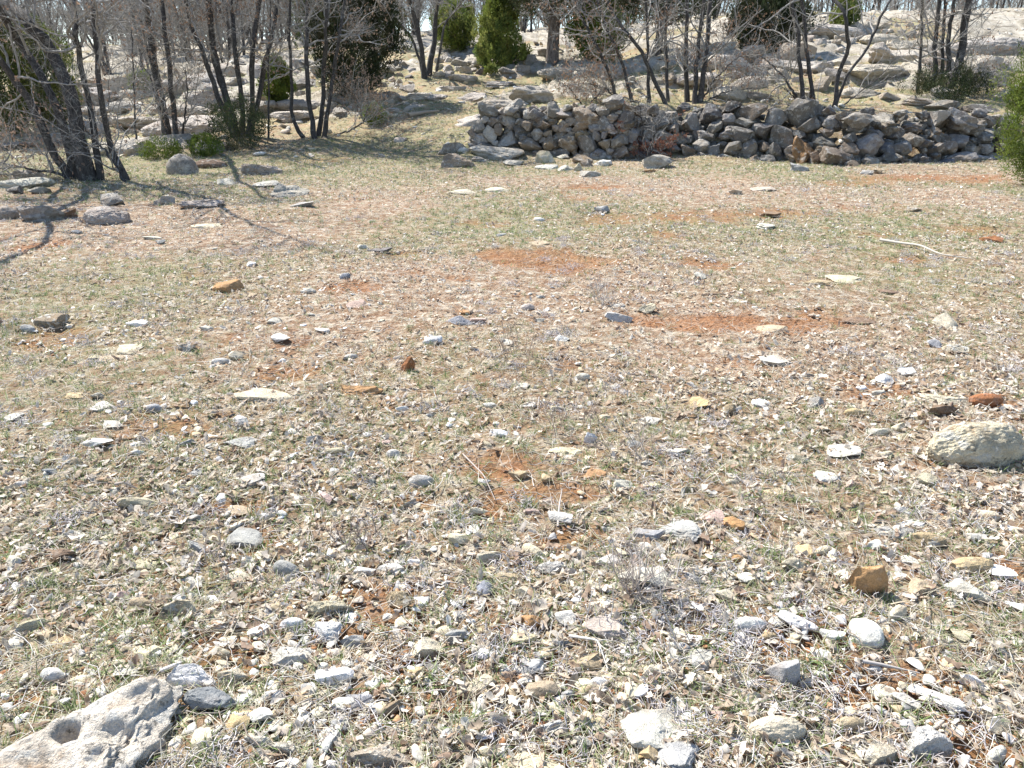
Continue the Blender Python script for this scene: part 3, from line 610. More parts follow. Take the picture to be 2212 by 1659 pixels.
# ------------------------------------------------------------------ bare oak trees
def grow(par, prad, nper, tmin, length, lj, ang, nseg, wig, up, r0, rst, tmax=1.):
    N, n, _ = par.shape; Mx = N * nper; pi = np.repeat(np.arange(N), nper); t = rst.uniform(tmin, tmax, Mx) * (n - 1); i0 = np.minimum(t.astype(int), n - 2); f = (t - i0)[:, None]
    p = par[pi, i0] * (1 - f) + par[pi, i0 + 1] * f; pr = prad[pi, i0] * (1 - f[:, 0]) + prad[pi, i0 + 1] * f[:, 0]
    tg = par[pi, i0 + 1] - par[pi, i0]; tg /= np.linalg.norm(tg, axis=1, keepdims=True) + 1e-9
    rd = rst.normal(size=(Mx, 3)); rd -= (rd * tg).sum(1, keepdims=True) * tg; rd /= np.linalg.norm(rd, axis=1, keepdims=True)
    a = ang * rst.uniform(.7, 1.25, Mx)[:, None]; d = np.cos(a) * tg + np.sin(a) * rd
    L = length * rst.uniform(1 - lj, 1 + lj, Mx) * (1.15 - .5 * (t / (n - 1))); st = (L / nseg)[:, None]; out = [p]
    for k in range(nseg):
        d = d + rst.normal(size=(Mx, 3)) * wig; d[:, 2] += up; d /= np.linalg.norm(d, axis=1, keepdims=True); p = p + d * st; out.append(p)
    r = np.minimum(pr * .62, r0 * rst.uniform(.7, 1.3, Mx)); tp = np.linspace(1, .35, nseg + 1)[None, :]
    return np.stack(out, 1), r[:, None] * tp
def resample(pts, n):
    pts = np.array(pts, float); s = np.concatenate([[0], np.cumsum(np.linalg.norm(np.diff(pts, axis=0), axis=1))]); q = np.linspace(0, s[-1], n)
    r = np.stack([np.interp(q, s, pts[:, k]) for k in range(3)], 1); r2 = r.copy(); r2[1:-1] = (r[:-2] + 2 * r[1:-1] + r[2:]) / 4; return r2
def oak(name, label, stems, group, seed, Y=None, base_uv=None, height=6.0, dens=1.0, leaves=0, cat='tree', barkm='bark', leafcol=(.30, .17, .09), twigr=.0022, low=.22, blen=1.5, zoff=0, hook=None):
    rst = np.random.RandomState(seed)
    bp, bt = P(*base_uv); root = empty(name, bp, label, cat, group); allp, allr = [], []
    for si, (w, pts) in enumerate(stems):
        y0 = bp[1] + rst.uniform(-.25, .25) * (len(stems) > 1); P3 = []
        for k, (u, v) in enumerate(pts):
            d = ray(u, v); yy = y0 + (.12 * k * rst.uniform(-1, 1)); t = yy / d[1]; P3.append(d * t + np.array([0, 0, CAMH]))
        z0 = float(Z(P3[0][0], P3[0][1])); P3[0] = np.array([P3[0][0], P3[0][1], z0 - .08])
        d = P3[-1] - P3[-2]; d /= np.linalg.norm(d)
        if pts[-1][1] < 60:                        # goes on above the frame
            while P3[-1][2] - z0 < height * rst.uniform(.85, 1.05): d = d + rst.normal(size=3) * .16 + np.array([0, 0, .1]); d /= np.linalg.norm(d); P3.append(P3[-1] + d * .55)
        q = resample(P3, 26); q[1:] += rst.normal(size=(25, 3)) * .012; r = w * (bt / F) * .40 * np.linspace(1, .22, 26) ** .9; r[0] *= 1.3; r[1] *= 1.1
        q = q - bp; r = r * (1 + rst.normal(size=26) * .05); allp.append(q); allr.append(r)
        vv, ff = tubes(q[None], r[None], 10, rst); nz = n3(vv * 14 + si * 7, 3); c = np.repeat(q, 10, 0); vv = c + (vv - c) * (1 + .16 * nz)[:, None]
        mesh_np('stem', vv, ff, M[barkm], None, True, root)
    pa, ra = np.stack(allp), np.stack(allr); parts = []; D = lambda k: max(1, int(round(k * dens)))
    b1, r1 = grow(pa, ra, D(20), low, blen, .45, 1.0, 9, .22, .03, .022, rst); parts.append(tubes(b1, r1, 5, rst))
    b2, r2 = grow(b1, r1, D(6), .2, blen * .42, .4, .9, 6, .25, .04, .008, rst); parts.append(tubes(b2, r2, 4, rst))
    b3, r3 = grow(b2, r2, D(5), .15, blen * .2, .4, .8, 4, .28, .03, .0042, rst); parts.append(tubes(b3, r3, 3, rst))
    b4, r4 = grow(b3, r3, 3, .2, blen * .09, .4, .8, 2, .25, .03, twigr, rst); parts.append(tubes(b4, r4, 3, rst))
    b1x, r1x = grow(pa, ra, D(10), .05, .35, .5, 1.2, 4, .3, .02, .005, rst); parts.append(tubes(b1x, r1x, 3, rst))
    vv, ff = merge(parts); mesh_np('branches', vv, ff, M['branch'], None, False, root)
    if leaves:
        tips = np.concatenate([b4[:, -1], b3[:, -1]]); sel = n3(tips * .9 + seed, 4) > .05; tips = tips[sel] if sel.sum() > 50 else tips
        tips = tips[rst.randint(0, len(tips), leaves)]
        vv, ff, cc = leafmesh(tips + rst.normal(size=tips.shape) * .02, rst.uniform(.035, .07, len(tips)), rst, np.array([leafcol]), 1.6, .3); mesh_np('dry_leaves', vv, ff, M['litter'], cc, False, root)
    return root
def rotm(yaw, tilt, roll):
    cz, sz, cx, sx_, cy, sy_ = np.cos(yaw), np.sin(yaw), np.cos(tilt), np.sin(tilt), np.cos(roll), np.sin(roll); o = np.zeros_like(yaw); e = o + 1
    Rz = np.stack([cz, -sz, o, sz, cz, o, o, o, e], 1).reshape(-1, 3, 3); Rx = np.stack([e, o, o, o, cx, -sx_, o, sx_, cx], 1).reshape(-1, 3, 3); Ry = np.stack([cy, o, sy_, o, e, o, -sy_, o, cy], 1).reshape(-1, 3, 3)
    return Rz @ Rx @ Ry
def leafmesh(pos, size, rst, cols, tilt, jit):     # curled lobed leaves, 15 points each
    N = len(pos); ty = np.array([0, .25, .5, .75, 1.0]); wd = np.array([.05, .21, .15, .24, .04])
    cu = rst.uniform(-2.4, 2.6, (N, 1, 1)); be = rst.uniform(-.35, .45, (N, 1, 1)); wv = rst.uniform(0, 6.3, (N, 1, 1))
    X = np.stack([-wd, 0 * wd, wd], 1)[None] * rst.uniform(.75, 1.2, (N, 1, 1)); Yv = (ty[:, None] - .5) + 0 * X
    Zv = cu * X * X * 3 * .6 + be * (Yv * Yv) * 1.2 + .05 * np.sin(wv + Yv * 9 + X * 8); v = np.stack([X + 0 * Zv, Yv, Zv], -1).reshape(N, 15, 3)
    Rm = rotm(rst.uniform(0, 6.3, N), rst.normal(0, tilt, N), rst.normal(0, tilt, N)); v = np.einsum('nij,nkj->nki', Rm, v) * size[:, None, None]
    v = v + pos[:, None, :]
    q = np.array([[r * 3 + c, r * 3 + c + 1, r * 3 + c + 4, r * 3 + c + 3] for r in range(4) for c in range(2)]); f = (np.arange(N)[:, None, None] * 15 + q[None]).reshape(-1, 4)
    c = cols[rst.randint(0, len(cols), N)] * rst.uniform(1 - jit, 1 + jit, (N, 1)); return v.reshape(-1, 3), f, np.repeat(np.clip(c, 0, .85), 15, 0)
G1 = 'bare oaks of the left grove'; G2 = 'bare oaks behind the stone wall'
oak('oak_tree', 'thick leaning many stemmed bare oak, leftmost of the grove', [(36, [(190, 383), (167, 267), (143, 187), (130, 143), (100, 93), (67, 57), (20, 10)]), (24, [(160, 377), (143, 300), (127, 233), (107, 190), (75, 140), (40, 90), (0, 20)]), (22, [(150, 372), (100, 300), (77, 247), (40, 180), (5, 140), (-60, 40)]),
    (17, [(212, 365), (207, 310), (200, 250), (185, 187), (175, 150), (165, 60), (160, 0)]), (17, [(268, 350), (240, 325), (233, 300), (220, 233), (213, 167), (207, 83), (200, 0)]), (9, [(190, 385), (120, 372), (85, 370), (40, 357), (0, 353), (-40, 330)]), (8, [(175, 385), (120, 390), (60, 395), (0, 402), (-30, 395)]), (9, [(268, 352), (225, 322), (195, 290), (180, 270)])], G1, 101, base_uv=(185, 388), dens=1.0, leaves=4000, leafcol=(.27, .19, .14), twigr=.0036)
oak('oak_tree', 'pair of straight bare trunks standing before the broad limestone hump', [(21, [(362, 305), (353, 233), (343, 173), (330, 110), (323, 50), (313, 0)]), (15, [(380, 300), (378, 260), (373, 200), (363, 133), (357, 67), (348, 0)]), (7, [(382, 262), (403, 227), (405, 187), (400, 150)]), (8, [(345, 180), (320, 155), (290, 130)]), (7, [(326, 70), (305, 45), (280, 10)])], G1, 102, base_uv=(370, 306), dens=1.1, leaves=3000, leafcol=(.27, .19, .14), twigr=.004)
oak('oak_tree', 'fan of bare trunks rising from a dark green bush in the left grove', [(22, [(508, 285), (503, 250), (473, 167), (460, 100), (450, 0)]), (15, [(505, 290), (487, 245), (460, 183), (437, 110), (407, 33), (400, 0)]), (14, [(520, 290), (527, 240), (515, 167), (503, 67), (500, 0)]), (15, [(535, 290), (547, 240), (543, 150), (547, 80), (560, 0)]), (15, [(540, 292), (552, 240), (567, 167), (577, 117), (593, 50), (600, 0)])], G1, 103, base_uv=(520, 292), dens=1.0, leaves=4200, leafcol=(.27, .185, .13), twigr=.0045)
oak('oak_tree', 'slender many stemmed bare oak at the right end of the grove', [(14, [(680, 293), (668, 230), (663, 167), (662, 83), (663, 0)]), (14, [(684, 292), (697, 250), (700, 167), (703, 83), (707, 0)]), (10, [(660, 300), (630, 260), (630, 200), (627, 100), (627, 0)]), (12, [(698, 296), (710, 233), (720, 167), (735, 60), (745, 0)]), (6, [(700, 300), (750, 285), (785, 265), (793, 235)])], G1, 104, base_uv=(680, 297), dens=1.05, leaves=4000, leafcol=(.26, .19, .14), low=.34, twigr=.0045)
oak('sapling', 'thin straight sapling between the fan of trunks and the slender oak', [(6, [(578, 300), (580, 200), (581, 107), (585, 0)])], G1, 105, base_uv=(578, 300), dens=.7, height=4, blen=.9, twigr=.003)
oak('sapling', 'thin crooked sapling left of the pair of straight trunks', [(6, [(292, 325), (292, 240), (287, 133), (285, 0)]), (4, [(300, 330), (265, 280), (235, 240), (235, 160)])], G1, 106, base_uv=(292, 325), dens=.8, height=4, blen=.9, twigr=.0028)
oak('oak_tree', 'two stemmed dark bare oak beyond the grass with its shadow at its foot', [(15, [(917, 160), (912, 117), (904, 67), (890, 17), (884, 0)]), (15, [(925, 160), (934, 117), (940, 67), (944, 0)]), (8, [(914, 120), (893, 85), (865, 55), (840, 25), (830, 0)]), (7, [(938, 80), (960, 50), (985, 20), (1000, 0)])], None, 107, base_uv=(921, 166), dens=1.0, height=6, leaves=500, twigr=.0045)
oak('oak_tree', 'bare oak with leaning stems just behind the wall, left of the straight trunks', [(9, [(1337, 207), (1317, 160), (1297, 117), (1257, 40), (1240, 0)]), (9, [(1367, 205), (1344, 133), (1310, 60), (1290, 0)]), (10, [(1404, 217), (1400, 133), (1397, 0)]), (11, [(1440, 223), (1414, 173), (1390, 117), (1360, 77), (1330, 40), (1310, 0)]), (10, [(1444, 223), (1441, 150), (1437, 67), (1441, 0)]), (5, [(1340, 210), (1310, 190), (1270, 180), (1235, 183)]), (5, [(1400, 218), (1360, 215), (1320, 200), (1290, 190)])], G2, 108, base_uv=(1405, 222), dens=.9, leaves=4000, leafcol=(.28, .18, .12), low=.12, twigr=.0035)
oak('oak_tree', 'clump of straight dark bare trunks just behind the wall', [(13, [(1485, 215), (1481, 133), (1485, 0)]), (13, [(1503, 215), (1505, 150), (1511, 67), (1521, 0)]), (15, [(1510, 216), (1521, 160), (1527, 100), (1533, 0)]), (6, [(1515, 215), (1545, 170), (1590, 125), (1650, 112)]), (6, [(1510, 215), (1560, 210), (1620, 215), (1680, 208)]), (5, [(1512, 215), (1580, 195), (1640, 190)])], G2, 109, base_uv=(1500, 217), dens=.9, leaves=2500, leafcol=(.28, .18, .12), low=.1, twigr=.0035)
oak('oak_tree', 'twin stemmed crooked bare tree behind the big grey wall rock', [(12, [(1738, 215), (1728, 133), (1725, 67), (1708, 0)]), (12, [(1760, 218), (1748, 150), (1741, 100), (1738, 33), (1731, 0)]), (8, [(1735, 210), (1688, 160), (1661, 133), (1640, 120)]), (5, [(1735, 215), (1700, 195), (1670, 180)])], G2, 110, base_uv=(1748, 222), dens=.65, low=.2, leaves=200, twigr=.0025)
oak('oak_tree', 'open forked bare tree with a bent stem right of the twin stemmed one', [(12, [(1802, 232), (1811, 187), (1801, 160), (1838, 113), (1828, 73), (1833, 27), (1801, 0)]), (9, [(1808, 200), (1821, 173), (1845, 140), (1868, 117), (1891, 67), (1908, 20), (1925, 0)]), (5, [(1810, 232), (1850, 205), (1895, 170), (1930, 130)]), (5, [(1800, 232), (1760, 225), (1700, 228)])], G2, 111, base_uv=(1803, 236), dens=.55, low=.2, twigr=.0025)
oak('oak_tree', 'dense clump of grey trunks at the right behind the wall', [(9, [(1985, 200), (1990, 100), (1993, 0)]), (14, [(2018, 198), (2020, 100), (2028, 0)]), (13, [(2050, 195), (2048, 83), (2061, 0)]), (22, [(2050, 192), (2062, 165), (2080, 105), (2091, 0)]), (10, [(2035, 195), (2036, 120), (2042, 0)]), (6, [(2055, 195), (2110, 165), (2160, 150)]), (5, [(2050, 195), (2100, 190), (2150, 180)])], G2, 112, base_uv=(2035, 202), dens=1.0, leaves=900, low=.05, leafcol=(.34, .2, .12), twigr=.003)
oak('dry_bush', 'reddish dry bush growing out of the wall', [(5, [(1392, 322), (1390, 285), (1384, 245), (1378, 215)]), (4, [(1400, 325), (1415, 290), (1425, 262), (1440, 250)]), (4, [(1385, 325), (1370, 290), (1350, 265), (1340, 250)]), (3, [(1400, 330), (1432, 315), (1460, 300)]), (3, [(1385, 330), (1360, 312), (1345, 295)])], None, 113, base_uv=(1392, 342), dens=.8, blen=.42, leaves=1500, leafcol=(.24, .11, .07), low=.1, cat='bush', twigr=.002)
oak('dead_bush', 'tangle of bare dead branches beside the tilted rock', [(4, [(1262, 215), (1230, 190), (1205, 175), (1190, 170)]), (4, [(1290, 215), (1285, 190), (1283, 170)]), (3, [(1270, 215), (1300, 195), (1330, 185)])], None, 114, base_uv=(1275, 222), dens=.7, blen=.5, low=.1, cat='bush', leaves=150, twigr=.002)
# ------------------------------------------------------------------ junipers
def sprigs(cent, rad, n, size, rst, cols, wid=.3):
    N = len(cent); idx = rst.randint(0, N, n); d = rst.normal(size=(n, 3)); d /= np.linalg.norm(d, axis=1, keepdims=True); rr = rst.uniform(.35, 1, n) ** .5
    p = cent[idx] + d * rad[idx, None] * rr[:, None] * np.array([1, 1, 1.9]); ax_ = d * .7 + np.array([0, 0, .75]) + rst.normal(size=(n, 3)) * .35; ax_ /= np.linalg.norm(ax_, axis=1, keepdims=True)
    sd = np.cross(ax_, rst.normal(size=(n, 3))); sd /= np.linalg.norm(sd, axis=1, keepdims=True); L = size * rst.uniform(.6, 1.4, n)[:, None]
    v = np.stack([p - sd * L * wid * .5, p + sd * L * wid * .5, p + ax_ * L * .6 + sd * L * wid * .6, p + ax_ * L + sd * 0 - sd * L * wid * .3], 1).reshape(-1, 3)
    f = np.arange(n * 4).reshape(-1, 4); cb = cols[rst.randint(0, len(cols), N)] * rst.uniform(.75, 1.3, (N, 1)); c = cb[idx] * rst.uniform(.75, 1.25, (n, 1)); return v, f, np.repeat(c, 4, 0)
GRN = np.array([(.15, .19, .04), (.19, .22, .055), (.10, .14, .04), (.22, .235, .07)]); DRK = np.array([(.035, .05, .02), (.05, .065, .028), (.06, .06, .03)]); BRT = np.array([(.17, .23, .04), (.2, .24, .05), (.13, .18, .04)])
def juniper(name, label, base_uv, w, h, group, seed, cols, shape='cone', n=16000, ncl=260, size=.075, z0=.02, cat='tree', trunk=1, Y=None):
    rst = np.random.RandomState(seed); bp, t = P(*base_uv); sc = t / F; W, H = w * sc, h * sc; root = empty(name, bp, label, cat, group)
    zz = rst.uniform(z0, 1, ncl); a = rst.uniform(0, 6.3, ncl)
    if shape == 'cone': pr = .5 * W * np.clip((1 - zz) ** .62 * (1 + .25 * np.sin(a * 3 + zz * 9 + seed)) * np.clip(.8 + zz * 2.2, 0, 1), .04, 1.3)
    elif shape == 'round': pr = .5 * W * np.sqrt(np.clip(1 - (2 * zz - 1) ** 2, .08, 1)) * (1 + .22 * np.sin(a * 4 + zz * 7 + seed))
    else: pr = .5 * W * np.sqrt(np.clip(1 - ((zz - .62) / .45) ** 2, .05, 1)) * (1 + .3 * np.sin(a * 3 + zz * 8 + seed))
    r = pr * np.sqrt(rst.uniform(.35, 1, ncl)); cen = np.stack([r * np.cos(a), r * np.sin(a), zz * H], 1); cen[:, :2] *= rst.uniform(.85, 1.18, (ncl, 1)); rad = np.clip(W * .075 * rst.uniform(.5, 1.6, ncl), .035, .4)
    v, f, c = sprigs(cen, rad, n, size, rst, cols); mesh_np('crown', v, f, M['foliage'], c, False, root)
    if trunk:
        q = resample([(0, 0, -.1), (W * .02, 0, H * .3), (-W * .02, 0, H * .6), (0, 0, H * .92)], 14); tr = trunk if trunk > 1 else W * 26 * .5
        vv, ff = tubes(q[None], (np.linspace(1, .15, 14) * (trunk * sc * .5 if trunk > 1 else W * .035))[None], 9, rst); mesh_np('trunk', vv, ff, M['jbark'], None, True, root)
        i_ = rst.randint(0, ncl, 70); e = cen[i_]; s_ = np.stack([0 * e[:, 0], 0 * e[:, 1], e[:, 2] * rst.uniform(.4, .95, 70)], 1)
        tt = np.linspace(0, 1, 5)[None, :, None]; bp_ = s_[:, None] * (1 - tt) + e[:, None] * tt + rst.normal(size=(70, 5, 3)) * .02
        vv, ff = tubes(bp_, np.linspace(1, .3, 5)[None] * np.full((70, 1), W * .008), 4, rst); mesh_np('limbs', vv, ff, M['jbark'], None, False, root)
    return root
GJ = 'junipers on the rocky hillside'
juniper('juniper', 'tall conical green juniper between the two stemmed oak and the old trunk', (1078, 142), 112, 152, GJ, 1, GRN * 1.15, n=34000, ncl=230, size=.085)
juniper('juniper', 'rounded green juniper farther up, left of the tall conical one', (985, 104), 84, 84, GJ, 2, GRN, 'round', n=16000, ncl=240, size=.09)
juniper('juniper', 'yellow green juniper seen through the leaning bare stems', (1292, 128), 110, 102, GJ, 3, BRT * .75, 'round', n=16000, ncl=260, size=.09)
juniper('juniper', 'big dark juniper left of the stone heap, its crown beyond the top of the picture', (765, 200), 190, 300, GJ, 4, DRK, 'round', n=42000, ncl=420, size=.085)
juniper('juniper', 'old juniper with a thick grey trunk and a high dark crown', (1192, 136), 240, 330, GJ, 5, DRK * 1.3, 'top', n=34000, ncl=360, size=.1, z0=.34, trunk=30)
juniper('juniper', 'dark juniper shrub on the slope left of the twin stemmed tree', (1652, 108), 150, 104, GJ, 6, DRK, 'round', n=20000, ncl=260, size=.1)
juniper('juniper', 'dark juniper with its high crown behind the straight trunks', (1420, 118), 240, 260, GJ, 7, DRK * 1.2, 'top', n=26000, ncl=300, size=.1, z0=.33, trunk=20)
juniper('juniper', 'small bright juniper bush at the foot of the dark slope shrub', (1612, 92), 40, 42, GJ, 8, BRT * .8, 'round', n=4000, ncl=60, size=.09)
juniper('juniper', 'pale green juniper on the skyline between the forked branches', (1825, 52), 62, 66, GJ, 9, GRN, 'cone', n=5000, ncl=90, size=.14)
juniper('juniper', 'bright green juniper behind the slender clump', (602, 222), 60, 88, GJ, 10, BRT * .75, 'round', n=8000, ncl=120, size=.08)
juniper('juniper', 'small bright juniper between the pair of trunks and the crooked sapling', (308, 205), 44, 44, GJ, 11, BRT * .9, 'round', n=4500, ncl=70, size=.07)
juniper('juniper', 'olive green juniper behind the leaning oak at far left', (110, 265), 130, 190, GJ, 12, GRN * .8, 'round', n=20000, ncl=240, size=.08)
juniper('juniper', 'dark green juniper at the left edge behind the low branches', (20, 290), 120, 240, GJ, 13, GRN * .7, 'round', n=18000, ncl=220, size=.09)
juniper('juniper', 'dense light green juniper cut off by the right edge, in front of the wall', (2262, 400), 210, 380, GJ, 14, BRT * .8, 'round', n=80000, ncl=500, size=.032)
juniper('bush', 'little light green juniper seedling on the grass beside the low branch', (810, 268), 46, 38, None, 15, BRT, 'round', n=3500, ncl=50, size=.05, cat='bush', trunk=0)
juniper('bush', 'low bright green bramble left of the dark mossy boulder', (352, 342), 84, 34, 'green bushes under the left grove', 16, BRT * .7, 'round', n=4500, ncl=90, size=.035, cat='bush', trunk=0)
juniper('bush', 'low bright green bramble right of the dark mossy boulder', (445, 338), 66, 42, 'green bushes under the left grove', 17, BRT * .85, 'round', n=4500, ncl=90, size=.035, cat='bush', trunk=0)
juniper('bush', 'dark green bush around the foot of the fan of trunks', (522, 322), 130, 92, 'green bushes under the left grove', 18, DRK * 1.5, 'round', n=9000, ncl=150, size=.04, cat='bush', trunk=0)
juniper('bush', 'small green bush in the stones below the conical juniper', (1062, 158), 32, 16, None, 19, GRN, 'round', n=900, ncl=20, size=.07, cat='bush', trunk=0)
juniper('bush', 'dark twiggy bush at the foot of the right hand trunks', (2040, 212), 150, 52, None, 20, DRK, 'round', n=7000, ncl=120, size=.05, cat='bush', trunk=0)
# ------------------------------------------------------------------ the thin wood on the skyline: copies of three trees
protos = []
for k in range(3):
    rst = np.random.RandomState(300 + k); root = empty('woodland_tree', (0, 0, 0), 'x', 'tree', 'thin bare trees of the wood on the skyline'); ps = []
    for j in range(3):
        q = [np.array([rst.uniform(-.3, .3), rst.uniform(-.3, .3), -.2])]; d = np.array([rst.uniform(-.25, .25), rst.uniform(-.25, .25), 1.])
        for s in range(9): d = d + rst.normal(size=3) * .09; d[2] = max(d[2], .8); q.append(q[-1] + d * .8)
        ps.append(resample(q, 14))
    pa = np.stack(ps); ra = np.linspace(.075, .015, 14)[None] * rst.uniform(.7, 1.2, (3, 1)); vv, ff = tubes(pa, ra, 6, rst); mesh_np('stems', vv, ff, M['bark'], None, True, root)
    b1, r1 = grow(pa, ra, 22, .03, 1.9, .4, .75, 6, .16, .09, .03, rst); b2, r2 = grow(b1, r1, 7, .2, .9, .4, .7, 4, .2, .06, .014, rst); b3, r3 = grow(b2, r2, 4, .2, .4, .4, .7, 2, .2, .05, .009, rst)
    vv, ff = merge([tubes(b1, r1, 4, rst), tubes(b2, r2, 3, rst), tubes(b3, r3, 3, rst)]); mesh_np('branches', vv, ff, M['branch'], None, False, root); protos.append(root)
first = [True] * 3; k = 0
for row, (yy, nn_) in enumerate([(37, 20), (42, 26), (48, 36), (55, 44), (64, 50), (74, 50)]):
    for j in range(nn_):
        a = -.80 + 1.65 * (j + rnd.uniform(.1, .9)) / nn_; y = yy + rnd.uniform(-4, 4); x = a * y
        u = 1106 + a * F * .93
        if row == 0 and u > 620 or row < 4 and u < 420 and rnd.random() < .6: continue
        if row == 1 and u > 980: continue
        if row == 2 and u > 1250: continue
        if row == 3 and u > 1560: continue
        pr = protos[k % 3]; loc = (x, y, float(Z(x, y)) - .05); rz = rnd.uniform(0, 6.3); sc = rnd.uniform(.8, 1.2)
        lab = 'thin bare grey tree of the wood on the skyline'
        if first[k % 3]: pr.location = loc; pr.rotation_euler = (0, 0, rz); pr.scale = (sc,) * 3; pr['label'] = lab; first[k % 3] = False
        else: dup(pr, loc, rz, sc, lab)
        k += 1
rst = np.random.RandomState(77); N = 620; yy = rst.uniform(82, 120, N); xx = rst.uniform(-.85, .9, N) * yy; q = [np.stack([xx, yy, Z(xx, yy) - .2], 1)]; d = np.tile([0, 0, 1.], (N, 1))
for k in range(8): d = d + rst.normal(size=(N, 3)) * .1; d[:, 2] = np.maximum(d[:, 2], .8); q.append(q[-1] + d * .85)
pa = np.stack(q, 1); ra = np.linspace(.09, .02, 9)[None] * rst.uniform(.7, 1.2, (N, 1)); b1, r1 = grow(pa, ra, 12, .1, 1.8, .4, .8, 4, .16, .08, .04, rst); b2, r2 = grow(b1, r1, 4, .2, .9, .4, .7, 2, .2, .06, .022, rst)
vv, ff = merge([tubes(pa, ra, 5, rst), tubes(b1, r1, 3, rst), tubes(b2, r2, 3, rst)]); tag(mesh_np('far_wood', vv, ff, M['branch']), 'grey leafless wood filling the skyline behind the hill', 'wood', kind='stuff')
# ------------------------------------------------------------------ dead wood on the ground
def stick(name, label, pts, r, col, seed, side=2, parent=None, cat='branch'):
    rst = np.random.RandomState(seed); P3 = [P(u, v)[0] + np.array([0, 0, h]) for u, v, h in pts]; q = resample(P3, 18); b0 = P3[0]; q = q - b0; parts = [tubes(q[None], (np.linspace(1, .3, 18) * r)[None], 7, rst)]
    if side: b, rr = grow(q[None], (np.linspace(1, .3, 18) * r)[None], side, .2, .3 * np.linalg.norm(q[-1]), .4, .6, 5, .12, .02, r * .5, rst); parts.append(tubes(b, rr, 4, rst))
    v, f = merge(parts); o = mesh_np(name, v, f, M['twig'], np.tile(np.array(col), (len(v), 1)), True); o.location = b0; return tag(o, label, cat)
stick('fallen_branch', 'long bleached forked branch lying in the right of the field', [(1900, 524, .03), (1950, 532, .03), (1985, 540, .05), (2030, 556, .03), (2090, 562, .02)], .016, (.46, .42, .36), 1)
stick('log', 'pale weathered log lying on the grass beyond the field', [(882, 253, .05), (915, 248, .06), (950, 243, .04)], .07, (.42, .34, .25), 2, 0, cat='log')
stick('twig', 'dark twig lying across the right mid field', [(1515, 640, .01), (1560, 640, .02), (1600, 645, .01)], .008, (.16, .12, .09), 3)
stick('twig', 'short curved grey twig standing on the bare soil', [(1205, 1140, .005), (1208, 1105, .03), (1214, 1065, .02)], .005, (.4, .36, .33), 4, 1, cat='twig')
stick('twig', 'thin grey twig running down from the red soil patch', [(1000, 985, .01), (1045, 1035, .02), (1070, 1085, .01)], .004, (.4, .34, .3), 5, 2, cat='twig')
stick('twig', 'pale twig leaning below the tan block', [(1230, 1385, .02), (1290, 1400, .03), (1312, 1450, .01)], .005, (.6, .56, .5), 6, 3, cat='twig')
stick('twig', 'grey twig curled above the cream stone at left', [(252, 1055, .02), (272, 1065, .05), (300, 1065, .02)], .007, (.33, .28, .24), 7, 0, cat='twig')
stick('twig', 'straight whitish stick beside the holed boulder', [(350, 1455, .01), (380, 1448, .02), (400, 1435, .01)], .008, (.6, .57, .55), 8, 0, cat='twig')
stick('twig', 'dead grey stick at the lower right edge', [(1860, 1440, .02), (1905, 1448, .02), (1985, 1460, .01)], .006, (.4, .37, .34), 9, 1, cat='twig')
def stalks(label, u, v, H, n, seed, spread=.12, col=(.40, .34, .30)):
    rst = np.random.RandomState(seed); p, t = P(u, v); d = np.stack([rst.normal(0, .35, n), rst.normal(0, .35, n), np.ones(n)], 1); q = [np.stack([rst.normal(0, spread * .3, n), rst.normal(0, spread * .3, n), np.zeros(n)], 1)]
    for s in range(7): d = d + rst.normal(size=d.shape) * .13; d /= np.linalg.norm(d, axis=1, keepdims=True); q.append(q[-1] + d * (H / 7 * rst.uniform(.6, 1.1, (n, 1))))
    pts = np.stack(q, 1); rr = np.linspace(.0022, .0009, 8)[None] * np.ones((n, 1)); b, br = grow(pts, rr, 8, .1, H * .28, .4, .7, 3, .2, .05, .0010, rst); b2, br2 = grow(b, br, 3, .2, H * .1, .4, .7, 2, .2, .05, .0008, rst)
    vv, ff = merge([tubes(pts, rr, 4, rst), tubes(b, br, 3, rst), tubes(b2, br2, 3, rst)]); c = np.tile(np.array(col), (len(vv), 1)) * rst.uniform(.8, 1.2, (len(vv), 1))
    o = mesh_np('dry_plant', vv, ff, M['twig'], c); o.location = p; tag(o, label, 'dry plant')
stalks('tall brown grey dead stalks before the wide pale slab', 1372, 1290, .26, 14, 1)
stalks('grey tangled dead bush right of the tall dead stalks', 1425, 1300, .16, 26, 2, .3, (.48, .45, .42))
stalks('thin dead stalk left of the flat pale grey slab', 470, 1200, .22, 3, 3)
stalks('dark seeding dead plant in the moss above the whitish pair', 768, 1185, .12, 12, 4, .1, (.22, .18, .16))
stalks('grey branching dead plant right of the mid field centre', 1300, 660, .28, 12, 5, .25, (.42, .38, .34))
stalks('brown dead shrub in mid field left of centre', 1110, 770, .26, 16, 6, .3, (.36, .28, .22))
stalks('dead brown plant above the bare soil, right of centre', 1225, 920, .26, 14, 7, .3, (.36, .28, .22))
stalks('brittle dead plant between the dead shrub and the flat orange stone', 1380, 985, .2, 12, 8, .25, (.42, .36, .3))
